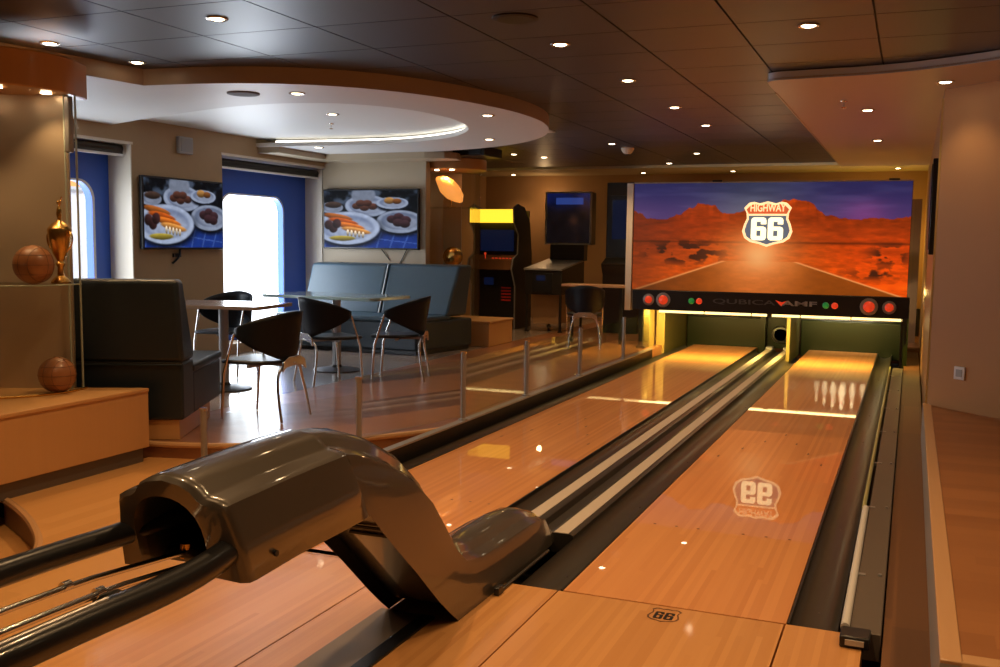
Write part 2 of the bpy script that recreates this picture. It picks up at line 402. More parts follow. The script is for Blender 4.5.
struct('trim_soffit_fascia', MB().loft([[(x, y, SZ) for x, y in edge[1:-1]], [(x, y, 2.73) for x, y in edge[1:-1]]], False, False), m_fasc)
struct('ceiling_recess', MB().box(-7.5, -3.75, 6.8, 10.75, 2.70, 2.712), m_cove)
# cove lamp: a strip lying on the rim of the recess
cl = thing('cove_light', 'long curved white cove light inside the oval ceiling recess', 'light', (-5.75, 8.75, SZ))
cpts = [(-5.7 + (x + 5.7) * 1.035, 8.8 + (y - 8.8) * 1.05) for x, y in rec if y > 8.6 and x > -7.3][::-1]
MB().tube([(x, y, SZ + .062) for x, y in cpts], .014, 8).build('tube_lamp', m_bulbc, cl)
MB().loft([[(x, y, SZ + .046) for x, y in cpts], [(x + (x + 5.75) * .02, y + (y - 8.75) * .02, SZ + .046) for x, y in cpts]], False, False).build('channel', m_white, cl)
struct('trim_beam_corner', MB().box(-7.5, -7.2, 10.45, 11.95, 2.53, SZ).prism([(-7.2, 11.5), (-5.75, 11.5), (-5.5, 11.56), (-5.4, 11.72), (-5.45, 11.95), (-7.2, 11.95)], 2.52, SZ), m_wallC, smooth=False)

# right soffit
rs = smoothpts([(-.99, 7.9), (-1.0, 7.24), (-.93, 7.15), (-.70, 7.14), (-.25, 7.11), (.10, 6.98), (.42, 6.79), (1.2, 6.2), (2.2, 5.3), (3.5, 4.0)], 2)
rs = [(x * 1.053, y * 1.053) for x, y in rs]
rso = [(-1.045, 15.78)] + rs + [(3.68, 15.78)]
struct('ceiling_soffit_right', MB().prism(rso, 2.66, 2.67), m_soffR, smooth=False)
struct('trim_soffit_fascia_right', MB().loft([[(x, y, 2.652) for x, y in rs[6:]], [(x, y, 2.712) for x, y in rs[6:]]], False, False), m_fascR)
struct('trim_soffit_side', MB().box(-1.05, -1.04, 8.2, 15.78, 2.655, 2.73).loft([[(x, y, 2.66) for x, y in rs[:8]], [(x, y, 2.73) for x, y in rs[:8]]], False, False), m_soffR)

# ------------------------------------------------------------------ lanes, gutters, bumpers
XR0, XR1, XL0, XL1, Y0, Y1 = -1.304, -.384, -2.948, -2.028, 3.949, 14.95
def arrow(mb, x, y, z=.0012, w_=.016, l=.085):
    mb.add([(x - w_ / 2, y, z), (x, y - l * .35, z), (x + w_ / 2, y, z), (x, y + l * .65, z)], [(0, 1, 2, 3)])
for nm, a, b, lab, arrows in (
    ('bowling_lane', XR0, XR1, 'polished maple bowling lane on the right, ending under hanging white pins', [(q, .0) for q in range(7)]),
    ('bowling_lane', XL0, XL1, 'polished maple bowling lane on the left, beside the glass barrier', [(q, .0) for q in range(7)])):
    t = thing(nm, lab, 'bowling lane', ((a + b) / 2, Y0, 0))
    MB().box(a, b, Y0, Y1, -.07, 0).build('lane_surface', m_lane, t, bevel=.002)
    for q in range(7):
        x = a + (b - a) * (q + 1) / 8
        mk = MB(); arrow(mk, x, 7.0 + (3 - abs(q - 3)) * .34); mk.build('aiming_arrow', m_side, t, smooth=False)
    for q in (1, 2, 3, 5, 6, 7):
        MB().lathe([(.008, .0012), (.0001, .0014)], (a + (b - a) * q / 8, 5.12, 0), 10).build('aiming_dot', m_side, t, smooth=False)
# badge stamped on the approach
bd = thing('floor_badge', 'small dark 66 shield stamped in the wood before the right lane', 'marking', (-.83, 3.76, 0))
def shield(s, cx, cz, sc=1., n=10):
    pts = [(0, .5), (.16, .455), (.27, .49), (.37, .47), (.47, .36), (.42, .24), (.41, .12), (.46, 0), (.50, -.16), (.45, -.31), (.33, -.40), (.16, -.44), (0, -.5)]
    pts = pts + [(-x, z) for x, z in pts[-2:0:-1]]
    return [(cx + x * s * sc, cz + z * s) for x, z in pts]
sh = shield(.150, -.842, 3.836, .86)
rim_mb = MB()
o2 = [((x + .842) * .88 - .842, (y - 3.836) * .88 + 3.836) for x, y in sh]
rim_mb.add([(x, y, .0012) for x, y in sh] + [(x, y, .0012) for x, y in o2], [(i, (i + 1) % len(sh), len(sh) + (i + 1) % len(sh), len(sh) + i) for i in range(len(sh))])
rim_mb.build('shield_outline', m_side, bd, smooth=False)
def six(cx, cz, w_, h, t):
    """blocky figure six in the x-z plane, as plain rounded strokes"""
    x0, x1, z0, z1 = cx - w_ / 2, cx + w_ / 2, cz - h / 2, cz + h / 2; c = t * .55; zm = cz + h * .10
    P = []
    P.append([(x0 + c, z0), (x0 + t, z0), (x0 + t, z1), (x0 + c, z1), (x0 + c * .3, z1 - c * .3), (x0, z1 - c), (x0, z0 + c), (x0 + c * .3, z0 + c * .3)])
    P.append([(x0 + t, z0), (x1 - c, z0), (x1 - c * .3, z0 + c * .3), (x1, z0 + c), (x1, z0 + t * .8), (x0 + t, z0 + t * .8)])
    P.append([(x1 - t, z0 + t * .8), (x1, z0 + t * .8), (x1, zm - c), (x1 - c * .3, zm - c * .3), (x1 - c, zm), (x1 - t, zm)])
    P.append([(x0 + t, zm - t * .75), (x1 - t, zm - t * .75), (x1 - t, zm), (x0 + t, zm)])
    P.append([(x0 + t, z1 - t * .8), (x1, z1 - t * .8), (x1, z1 - c), (x1 - c * .3, z1 - c * .3), (x1 - c, z1), (x0 + t, z1)])
    P.append([(x1 - t, z1 - h * .30), (x1, z1 - h * .30), (x1, z1 - t * .8), (x1 - t, z1 - t * .8)])
    return P
for dx in (-.021, .021):
    m_ = MB()
    for q in six(-.842 + dx, 3.83, .036, .075, .012): m_.prism(q, .0004, .0016)
    m_.build('numeral', m_black, bd, smooth=False)

def gutter(lab, a, b, y0, y1, lip):
    t = thing('gutter', lab, 'gutter', ((a + b) / 2, y0, 0))
    n = 10; prof = [(a + (b - a) * k / n, -.062 * math.sin(PI * min(1, max(0, k / n))) ** .45 - .004) for k in range(n + 1)]
    prof = [(a, -.002)] + prof + [(b, -.002), (b, -.09), (a, -.09)]
    MB().prism_y(prof, y0, y1).build('channel', m_gut, t)
    MB().box(*lip, y0, y1, -.02, .002).build('edge_strip', m_black, t)
    for q in range(7):
        MB().lathe([(.006, 0), (.005, .003), (.0001, .004)], ((a + b) / 2, y0 + .35 + q * 1.35, -.066), 8).build('screw', m_chrome, t)
    return t
gutter('dark gutter on the far right, between the right lane and walnut strip', -.381, -.192, Y0, Y1, (-.381, -.372))
gutter('dark gutter on the right lane\'s left side, beside the ball track', -1.50, -1.307, Y0, 13.7, (-1.316, -1.307))
gutter('dark gutter on the left lane\'s right side, beside the ball track', -2.025, -1.86, Y0, 14.72, (-2.025, -2.016))
gutter('dark narrow gutter along the foot of the glass barrier', -3.083, -2.951, Y0, Y1, (-2.96, -2.951))
# ball track between the lanes
bt = thing('ball_track', 'long black ball track cover with two pale strips between the lanes', 'ball track', (-1.68, 4.5, 0))
MB().prism_y([(-1.86, -.08), (-1.86, .012), (-1.845, .02), (-1.745, .02), (-1.73, .012), (-1.72, -.02), (-1.64, -.02), (-1.63, .012), (-1.615, .02), (-1.515, .02), (-1.50, .012), (-1.50, -.08)], 4.68, 14.6).build('cover', m_gutc, bt)
for a, b in ((-1.84, -1.765), (-1.60, -1.525)):
    MB().box(a, b, 4.68, 14.45, .019, .024).build('pale_strip', m_strip, bt)
for a in (-1.80, -1.56):
    MB().box(a - .05, a + .05, 14.45, 14.62, .018, .06).build('end_clip', m_steel, bt, bevel=.01)
# bumper rail
m_railw = plain('pale rail', (.62, .60, .58), .35)
m_plate = plain('brown grey plate', (.125, .10, .082), .45, metal=.3)
bp = thing('bumper_rail', 'grey lane bumper rail with black end block right of the right lane', 'bumper', (-.13, 3.85, 0))
MB().tube([(-.165, 3.91, .035), (-.168, 5.8, .035)], .017, 12).build('rail_tube', m_railw, bp)
MB().tube([(-.178, 5.8, .03), (-.178, 12.95, .03)], .012, 12).build('rail_tube', plain('olive rail', (.34, .34, .13), .3), bp)
MB().box(-.150, -.036, 3.90, 12.95, -.08, .028).build('side_plate', m_plate, bp, bevel=.004)
MB().box(-.178, -.072, 3.79, 3.90, -.0, .045).box(-.16, -.088, 3.785, 3.80, .01, .036).build('end_block', m_black, bp, bevel=.006)
MB().box(-.158, -.092, 3.782, 3.786, .014, .034).build('end_plate', m_strip, bp)
for q in range(7):
    y = 4.6 + q * 1.25
    b_ = MB().box(-.185, -.12, y, y + .03, .012, .031).build('bracket', m_steel, bp)
    MB().lathe([(.010, .026), (.008, .034), (.0001, .036)], (-.06, y + .02, .004), 8).build('bolt', m_steel, b_)
# grooved floor strip under the ball return
fp = thing('cover_plate', 'grey and black floor cover strip running under the bronze ball return', 'floor strip', (-1.79, 2.6, 0))
MB().box(-1.90, -1.722, 1.0, 3.435, -.001, .006).build('plate', plain('grey plate', (.20, .16, .13), .35), fp)
MB().box(-1.722, -1.66, 1.0, 3.435, -.001, .010).build('edge_strip', m_black, fp, bevel=.003)

# ------------------------------------------------------------------ ball return
XC = -1.718
br_ = thing('ball_return', 'glossy bronze ball return with arched tunnel mouth and black ball rails', 'ball return', (XC, 3.6, 0))
def section(y_t, z_t, y_b, z_b, wb, wr, n=7, arch=.10):
    """one cross section: from right foot over shoulder ridge and central arch to left foot"""
    half = [(wb, 0.), (wb - (wb - wr) * .35, .38), (wr + .006, .66), (wr, .745), (wr - .022, .79), (arch + .012, .805), (arch, .83), (arch * .86, .905), (arch * .55, .965), (0, 1.0)]
    pts = []
    for x, t in half: pts.append((XC + x, y_b + (y_t - y_b) * t, z_b + (z_t - z_b) * t))
    for x, t in half[-2::-1]: pts.append((XC - x, y_b + (y_t - y_b) * t, z_b + (z_t - z_b) * t))
    return pts
hood_secs = [section(1.985, .872, 2.055, .60, .203, .165), section(2.02, .876, 2.08, .60, .205, .168), section(2.25, .886, 2.28, .61, .203, .168), section(2.42, .892, 2.47, .613, .203, .167), section(2.54, .893, 2.63, .615, .200, .165), section(2.565, .893, 2.675, .617, .194, .163), section(2.57, .888, 2.68, .622, .165, .152)]
hb = MB().loft(hood_secs, False, False)
# front face: from the outline in to the arched opening
outl = hood_secs[0]
def opening(y_off, grow=0., x0=-1.742, r=.112):
    pts = []
    for x, t in [(r, 0.), (r, .13), (r, .26), (r, .40), (r * .96, .50), (r * .86, .60), (r * .68, .69), (r * .50, .74), (r * .26, .775), (0, .785)]:
        pts.append((x, t))
    full = pts + [(-x, t) for x, t in pts[-2::-1]]
    return [(x0 + x * (1 + grow), 2.055 + (1.985 - 2.055) * t + y_off, .60 + .272 * t) for x, t in full]
face = MB().loft([outl, [(x, y - .012, z) for x, y, z in [tuple(.82 * a + .18 * b for a, b in zip(p, q)) for p, q in zip(outl, opening(0))]], opening(-.004), opening(.03)], False, False)
hood = hb.build('hood', m_hood, br_)
md = hood.modifiers.new('thick', 'SOLIDIFY'); md.thickness = .008; md.offset = -1
face.build('mouth_rim', m_hood, br_)
MB().loft([opening(.028), opening(.45)], False, False).add(opening(.45), [tuple(range(19))]).build('tunnel', m_black, br_)
MB().box(XC - .15, XC + .15, 2.14, 2.62, .585, .63).build('belt_housing', m_black, br_, bevel=.02)
st = [((2.575, .890), (2.73, .615), .150, .148), ((2.65, .884), (2.785, .571), .150, .147), ((2.75, .866), (2.86, .50), .150, .145), ((2.92, .815), (2.965, .409), .150, .142),
      ((3.11, .728), (3.08, .312), .150, .140), ((3.27, .615), (3.18, .222), .150, .138), ((3.385, .49), (3.28, .133), .150, .136),
      ((3.49, .36), (3.37, .059), .152, .136), ((3.60, .275), (3.445, .002), .154, .136), ((3.74, .238), (3.66, .002), .156, .138), ((3.95, .232), (3.92, .002), .160, .140), ((4.18, .230), (4.16, .002), .163, .14),
      ((4.36, .215), (4.38, .002), .163, .138), ((4.50, .175), (4.54, .002), .155, .128), ((4.585, .115), (4.63, .002), .135, .11), ((4.62, .05), (4.66, .002), .11, .09)]
secs = [section(a[0], a[1], b[0], b[1], wb, wr_, arch=.085) for a, b, wb, wr_ in st]
ab = MB().loft(secs, False, False)
ab.add(secs[-1], [tuple(range(19))])
arm = ab.build('lift_arm', m_hood, br_)
# recess under the arm: dark pan, bronze access plate with two slots
MB().loft([[(XC + s * .142, b[0] + .035, b[1] + .04) for s in (-1, 1)] for a, b, _, _ in st[:9]], False, False).build('inner_pan', m_black, br_)
MB().loft([[(XC + x, b[0] + .022, b[1] + .025) for x in (-.03, .115)] for a, b, _, _ in st[1:8]], False, False).build('access_plate', m_hood, br_)
for yy in (2.87, 2.92):
    zz = .62 - (yy - 2.70) * .76
    MB().tube([(XC - .03, yy + .018, zz + .018), (XC + .118, yy + .018, zz + .018)], .007, 6).build('slot_bar', m_black, br_)
MB().loft([[(XC - .148, b[0], b[1]), (XC - .148, b[0] + .03, b[1] + .05)] for a, b, _, _ in st[:9]], False, False).build('side_flange', m_black, br_)
for y, z, x in ((2.60, .685, .163), (2.17, .645, .204)):
    MB().cyl((XC + x - .01, y, z), (XC + x + .002, y, z), .009, n=10).build('bolt', m_black, br_)
MB().box(-1.545, -1.53, 3.82, 4.42, .001, .014).build('foot_rail', m_gutc, br_, bevel=.004)
MB().box(-1.548, -1.525, 3.76, 3.82, .001, .035).build('foot_clamp', m_black, br_, bevel=.004)
# ball rails and chrome rods
MB().tube(smoothpts([(-1.585, 2.35, .695), (-1.575, 2.10, .685), (-1.555, 1.92, .668), (-1.55, 1.75, .664), (-1.55, 1.5, .672), (-1.55, .9, .672)], 2), .036, 16).build('rail', m_blackg, br_)
MB().tube(smoothpts([(-1.845, 2.35, .70), (-1.87, 2.14, .70), (-1.895, 1.98, .69), (-1.9, 1.8, .695), (-1.9, 1.5, .70), (-1.9, .9, .70)], 2), .032, 16).build('rail', m_blackg, br_)
MB().tube([(-1.545, 1.60, .704), (-1.55, .9, .704)], .006, 8).build('rail_piping', m_steel, br_)
for x, yj, zz in ((-1.795, 1.73, .655), (-1.695, 1.73, .655)):
    MB().tube(smoothpts([(x, 2.2, zz - .04), (x, 1.95, zz - .02), (x, yj, zz), (x, .9, zz + .004)], 2), .0085, 10).build('chrome_rod', m_chrome, br_)
    MB().cyl((x, yj - .012, zz), (x, yj + .012, zz), .0125, n=12).build('rod_joint', m_chrome, br_)
MB().box(-1.71, -1.66, 1.72, 1.79, .60, .645).build('rod_block', m_black, br_, bevel=.006)
MB().tube([(-1.80, 2.16, .60), (-1.80, 2.16, .64)], .02, 10).build('hose_fitting', m_gold, br_)
MB().tube([(-1.66, 2.07, .62), (-1.63, 2.07, .66)], .012, 8).build('hose_fitting', m_gold, br_)
MB().box(-1.84, -1.58, .93, .99, .0105, .66).build('rack_leg', m_black, br_, bevel=.01)
MB().tube([(-1.9, .96, .69), (-1.55, .96, .66)], .03, 10).build('rack_crossbar', m_blackg, br_)

# ------------------------------------------------------------------ masking unit with the desert picture
mu = thing('masking_unit', 'wide desert highway picture board with 66 shield above the lane ends', 'masking unit', (-1.72, YS, .6))
MX0, MX1, MZ0, MZ1 = -3.415, -.035, .885, 2.265
rng = np.random.RandomState(3)
def vnoise(u, v, fx, fy, seed, octv=4):
    out = np.zeros_like(u); amp = 1; tot = 0
    for o in range(octv):
        r = np.random.RandomState(seed + o).rand(66, 66)
        x, y = (u * fx) % 64, (v * fy) % 64; i, j = x.astype(int), y.astype(int); a, b = x - i, y - j
        a, b = a * a * (3 - 2 * a), b * b * (3 - 2 * b)
        out += amp * ((r[j, i] * (1 - a) + r[j, i + 1] * a) * (1 - b) + (r[j + 1, i] * (1 - a) + r[j + 1, i + 1] * a) * b)
        tot += amp; amp *= .5; fx *= 2; fy *= 2
    return out / tot
def lerp(a, b, t): return np.asarray(a) * (1 - t[..., None]) + np.asarray(b) * t[..., None]
def sst(x, a, b):
    t = np.clip((x - a) / (b - a), 0, 1); return t * t * (3 - 2 * t)
def mural(u, v):                       # v runs downwards
    X, Yp = 634 + u * 277, 183 + v * 108
    kx = [630, 639, 649, 670, 684, 690, 700, 703, 710, 721, 724, 729, 739, 790, 800, 815, 823, 831, 845, 860, 892, 915]
    ky = [209, 212, 218, 219, 214, 210, 206, 203, 204, 205, 209, 213, 214, 201, 200, 200.5, 208, 214, 217, 218, 218, 215]
    sky_y = np.interp(X, kx, ky) + (vnoise(u, v * 0, 60, 1, 5, 2) - .5) * 3
    sky = lerp((.16, .15, .34), (.29, .21, .42), sst(Yp, 184, 218))
    mid = np.exp(-((X - 760) / 55) ** 2)
    sky = sky * (1 - mid[..., None] * .75) + lerp((.22, .24, .32), (.46, .47, .50), sst(Yp, 186, 213)) * (mid * .75)[..., None]
    pk = np.exp(-((X - 868) / 22) ** 2) * sst(Yp, 190, 214)
    sky = sky + pk[..., None] * np.array([.16, .03, .06])
    cl = sst(vnoise(u, v, 5, 14, 11), .45, .75); sky = sky + cl[..., None] * .05
    g = lerp((.60, .20, .03), (.84, .33, .04), sst(Yp, 214, 290))
    g = g * (.62 + .42 * vnoise(u, v, 9, 26, 21) + .34 * vnoise(u, v, 40, 60, 25))[..., None]
    mesa = (1 - sst(Yp - sky_y, 0, 16)) * np.where((X > 683) & (X < 735) | (X > 786) & (X < 835), 1, 0)
    g = g + mesa[..., None] * np.array([.22, .09, .02]) * (1.6 * vnoise(u, v, 60, 6, 31) - .55)[..., None]
    rightred = sst(X, 800, 880) * sst(Yp, 218, 260)
    g = g + rightred[..., None] * np.array([.10, -.005, -.01])
    bush = sst(vnoise(u, v, 26, 22, 41), .46, .58) * (np.exp(-((X - 690) / 34) ** 2 - ((Yp - 252) / 9) ** 2) + .7 * np.exp(-((X - 893) / 16) ** 2 - ((Yp - 252) / 9) ** 2) + .5 * np.exp(-((X - 880) / 22) ** 2 - ((Yp - 270) / 5) ** 2))
    g = lerp0(g, (.22, .10, .05), np.clip(bush * 2.0, 0, .92))
    line = np.exp(-((Yp - 241.5) / 1.1) ** 2) * .4
    g = g * (1 - line[..., None])
    # road
    ry = np.clip((Yp - 259) / 33, 0, 1.2)
    lx, rx = 735 - ry * 100, 800 + ry * 108
    road = (Yp > 260) & (X > lx) & (X < rx)
    rc = lerp((.80, .42, .16), (.56, .27, .05), sst(np.abs(X - 767), 5, 70))
    rc = rc * (.9 + .2 * vnoise(u, v, 30, 30, 51))[..., None]
    g = np.where(road[..., None], rc, g)
    for lxx in (lx, rx):
        e = np.exp(-((X - lxx) / 2.6) ** 2) * (Yp > 260) * .75
        g = lerp0(g, (.95, .62, .36), np.clip(e * 1.25, 0, .95))
    glow = np.exp(-((X - 767) / 36) ** 2 - ((Yp - 250) / 24) ** 2)
    dark = np.exp(-((X - 640) / 38) ** 2) * .30; g = g * (1 - dark)[..., None]
    g = lerp0(g, (1.0, .62, .34), np.clip(glow * .95, 0, 1))
    glow2 = np.exp(-((X - 767) / 14) ** 2 - ((Yp - 255) / 12) ** 2)
    g = lerp0(g, (1., .78, .5), np.clip(glow2 * .6, 0, 1))
    out = np.where((Yp > sky_y)[..., None], g, sky)
    return np.clip(out, 0, 1)
def lerp0(a, c, t): return a * (1 - t[..., None]) + np.asarray(c) * t[..., None]
m_mural = printed('mural print', .5, .70, .45)
art_grid('picture', 420, 166, mural, lambda u, v: (MX0 + (MX1 - MX0) * u, YS - .012, MZ1 + (MZ0 - MZ1) * v), m_mural, mu)
MB().box(MX0 - .01, MX1 + .005, YS - .01, YS + .06, MZ0 - .01, MZ1 + .015).build('backing_board', m_dark, mu, bevel=.004)
MB().box(MX0 - .01, MX1 + .005, YS - .016, YS - .008, MZ1, MZ1 + .016).build('top_edge', m_wallC, mu)
for x in (-2.4, -.30):
    MB().box(x, x + .12, YS - .02, YS + .05, MZ1 + .012, MZ1 + .035).build('hanger', m_black, mu)
MB().box(-3.51, -3.425, YS - .03, YS + .08,   .605, 2.27).build('side_post', m_cream, mu, bevel=.005)
# shield
SX, SZc = -1.70, 1.748
def plate(nm, poly, y, th, mat, parent): return MB().prism_y(poly, y - th, y).build(nm, mat, parent, smooth=False)
glow_c = plain('shield cream', (.95, .75, .45), .4, emit=(1, .70, .34), estr=1.05)
glow_r = plain('shield red', (.70, .14, .05), .4, emit=(.9, .16, .05), estr=.55)
glow_b = plain('shield blue', (.10, .12, .16), .4, emit=(.22, .24, .30), estr=.45)
glow_l = plain('shield letters', (.95, .85, .5), .4, emit=(1, .85, .45), estr=1.7)
S0 = .565
o = plate('shield', shield(S0, SX, SZc, 1.09), YS - .012, .012, glow_c, mu)
inn = shield(S0 * .90, SX, SZc, 1.085)
zs = SZc + .115
topP = [(x, z) for x, z in inn if z > zs + .01]; botP = [(x, z) for x, z in inn if z < zs - .015]
wtop = [p for p in topP if p[0] > SX]; 
def clip_poly(poly, z0, above):
    out = []
    n = len(poly)
    for i in range(n):
        a, b = poly[i], poly[(i + 1) % n]
        ina, inb = (a[1] >= z0) == above, (b[1] >= z0) == above
        if ina: out.append(a)
        if ina != inb:
            k = (z0 - a[1]) / (b[1] - a[1]); out.append((a[0] + k * (b[0] - a[0]), z0))
    return out
plate('shield_top', clip_poly(inn, zs + .012, True), YS - .024, .003, glow_r, mu)
plate('shield_field', clip_poly(inn, zs - .012, False), YS - .024, .003, glow_b, mu)
text('lettering', 'HIGHWAY', .13, glow_c, mu, (SX, YS - .030, zs + .082), .43, .003, bold=.002)
for dx in (-.103, .103):
    m_ = MB()
    for q in six(SX + dx, zs - .175, .185, .285, .066): m_.prism_y(q, YS - .034, YS - .026)
    m_.build('numeral', glow_l, mu, smooth=False)
# lower black fascia with buttons and lettering
MB().box(-3.40, .0, YS - .045, YS + .07, .622, .882).build('fascia', m_black, mu, bevel=.006)
FY = YS - .047
def lamp(x, z, r, mat, ring):
    l = MB().lathe([(r, 0), (r * .93, r * .35), (r * .6, r * .6), (.0001, r * .7)], (0, 0, 0), 16).xf(Matrix.Translation((x, FY, z)) @ Matrix.Rotation(PI / 2, 4, 'X')).build('button', mat, mu)
    if ring: MB().lathe([(r * 1.55, 0), (r * 1.5, r * .25), (r * 1.05, r * .3), (r * 1.02, 0)], (0, 0, 0), 18).xf(Matrix.Translation((x, FY, z)) @ Matrix.Rotation(PI / 2, 4, 'X')).build('button_ring', m_steel, l)
for x, r, mt, g in ((-3.18, .050, m_redl, 1), (-2.985, .062, m_redl, 1), (-2.615, .040, m_greenl, 0), (-2.515, .040, m_redl, 0), (-.955, .040, m_greenl, 0), (-.85, .040, m_redl, 0), (-.455, .068, m_redl, 1), (-.225, .052, m_redl, 1)):
    lamp(x, .755 if r < .06 else .757, r, mt, g)
text('lettering', 'QUBICA', .085, m_textd, mu, (-1.955, FY - .004, .762), .78, .002, bold=.001)
text('lettering', 'AMF', .085, m_text, mu, (-1.27, FY - .004, .762), .43, .002, bold=.002)
MB().prism_y([(-1.56, .80), (-1.48, .775), (-1.41, .80), (-1.485, .725)], FY - .005, FY + .002).build('red_mark', m_redl, mu)
# light bar: five tubes end to end under the fascia
for k in range(5):
    x0 = -3.05 + k * .60
    MB().box(x0, x0 + .585, YS + .0, YS + .035, .588, .618).build('light_tube', m_bar, mu, bevel=.005)
MB().box(-1.66, -1.60, YS - .01, YS + .03, .575, .622).build('cable_gland', m_black, mu)
for x, mt in ((-3.31, m_black),):
    MB().box(x, x + .055, YS - .02, YS + .05, .0, .625).box(x - .03, x + .085, YS - .03, YS + .06, 0, .14).build('leg', mt, mu, bevel=.006)
MB().box(-.085, -.05, YS, YS + .05, .0, .625).build('leg', m_dark, mu)
MB().box(-.045, -.015, YS - .02, YS + .05, .30, .625).build('leg_cover', m_dark, mu)
area('lane_bar_light', (-1.72, YS + .06, .58), (3.1, .06), 75, (1, .68, .15), (0, .42, -1))
area('lane_bar_light', (-1.72, YS + .07, .60), (3.1, .06), 14, (1, .74, .30), (0, 1, .12))
area('added_pin_fill', (-.85, 14.55, .74), (.9, .06), 16, (1, .86, .58), (0, 1, -.12))  # extra lamp added out of sight behind the board to brighten the pins
area('lane_bar_light', (-1.72, YS - .06, .60), (3.1, .04), 2, (1, .70, .28), (0, -.5, -.8))

# pits behind the masking unit
def kick(x0, x1, y0, y1, lab, mat=None, edge=None):
    k = thing('kickback', lab, 'kickback', ((x0 + x1) / 2, y0, 0))
    MB().box(x0, x1, y0, y1, -.08, .72).build('panel', mat or m_kick, k, bevel=.004)
    MB().box(x0 - .002, x1 + .002, y0 - .012, y0, -.05, .70).build('edge_trim', edge or m_kick, k)
    return k
kick(-3.20, -3.09, 13.55, 15.2, 'olive kickback panel left of the left lane\'s pin deck', m_kick2)
kick(-3.30, -3.22, 13.2, 13.5, 'short cream panel beside the leg of the picture board')
kick(-1.97, -1.90, 14.75, 14.96, 'kickback panel right of the left lane\'s pin deck', m_green, m_green)
kick(-1.49, -1.45, 13.75, 15.2, 'olive kickback panel between track and right pin deck', m_kick2)
kick(-.05, .0, 13.6, 15.2, 'kickback panel right of the right lane\'s pin deck', m_green, m_green)
for lab, a, b in (('dark green ball stop cushion behind the right lane', -1.43, -.06), ('dark green ball stop cushion behind the left lane', -3.08, -1.90)):
    t = thing('ball_stop', lab, 'ball stop', ((a + b) / 2, 15.0, 0))
    MB().box(a, b, 14.975, 15.03, -.1, .43).build('cushion', m_green, t, bevel=.015)
    MB().tube([(a, 15.0, .435), (b, 15.0, .435)], .012, 8).build('top_bar', m_dark, t)
lift = thing('ball_lift', 'round black ball door at the far end of the ball track', 'ball lift', (-1.72, 14.9, 0))
MB().box(-1.89, -1.51, 14.92, 15.2, 0, .62).build('housing', m_green, lift)
MB().lathe([(.13, 0), (.12, .03), (.09, .035), (.085, .0), (.0001, .0)], (0, 0, 0), 24).xf(Matrix.Translation((-1.70, 14.915, .20)) @ Matrix.Rotation(PI / 2, 4, 'X')).build('ball_door', m_black, lift)
MB().box(-3.3, .1, 16.3, 16.4, -.1, 2.2).build('trim_pit_back', m_side)['kind'] = 'structure'
# pins hanging in the setter of the right lane
pp = [(.0280, 0), (.033, .02), (.0465, .075), (.053, .115), (.048, .165), (.033, .215), (.024, .248), (.0225, .265), (.0255, .295), (.0283, .325), (.026, .355), (.014, .375), (.0001, .380)]
pin0 = None
for r in range(4):
    for k in range(r + 1):
        loc = (-.844 + (k - r / 2) * .266, 15.12 + r * .23, .492)
        lab = 'white bowling pin hanging in the setter above the right pin deck'
        if pin0 is None:
            pin0 = thing('bowling_pin', lab, 'pin', (0, 0, 0), 0, 'pins in the right lane setter')
            MB().lathe(pp, n=20).build('pin_body', m_pin, pin0)
            MB().lathe([(.0243, .247), (.0236, .254)], n=20).build('neck_band', m_red, pin0)
            MB().lathe([(.0236, .272), (.0247, .281)], n=20).build('neck_band', m_red, pin0)
            pin0.location = loc
        else: dup(pin0, loc, 0, lab)
ps = thing('pin_setter', 'dark pin setter rack holding the pins over the right lane', 'pin setter', (-.844, 15.45, 1.05))
MB().box(-1.42, -.28, 15.05, 16.0, .8722, .93).build('rack_plate', m_dark, ps)
for x in (-1.42, -.34): MB().box(x, x + .06, 15.94, 16.0, -.22, .8722).build('rack_leg', m_dark, ps)

# ------------------------------------------------------------------ glass barrier
gbar = thing('glass_barrier', 'low clear glass barrier with steel posts between lanes and seating', 'barrier', (-3.11, 6.9, HP))
def post(x, y, z0, h):
    t = MB().tube([(x, y, z0), (x, y, z0 + h)], .019, 14).build('post', m_steel, gbar)
    MB().lathe([(.036, 0), (.036, .008), (.02, .014)], (x, y, z0), 18).build('foot', m_steel, t)
    MB().box(x - .022, x + .022, y - .012, y + .012, z0 + h - .012, z0 + h + .006).build('cap', m_chrome, t)
BP = [(-3.72, 4.63, 0, .50), (-3.35, 5.75, 0, .57), (-3.113, 6.91, HP + .016, .52), (-3.113, 8.27, HP + .016, .49), (-3.113, 9.83, HP + .016, .49), (-3.113, 11.52, HP + .016, .49)]
for q in BP: post(*q)
for a, b in zip(BP, BP[1:] + [(-3.113, 12.80, HP + .016, 0)]):
    d = Vector((b[0] - a[0], b[1] - a[1], 0)).normalized(); nrm = Vector((-d.y, d.x, 0)) * .004
    A, B = Vector((a[0], a[1], 0)) + d * .03, Vector((b[0], b[1], 0)) - d * .03
    z0 = max(a[2], b[2]) + .03
    MB().prism([(v.x, v.y) for v in (A - nrm, A + nrm, B + nrm, B - nrm)], z0, z0 + .43).build('glass_panel', m_glass, gbar, smooth=False)

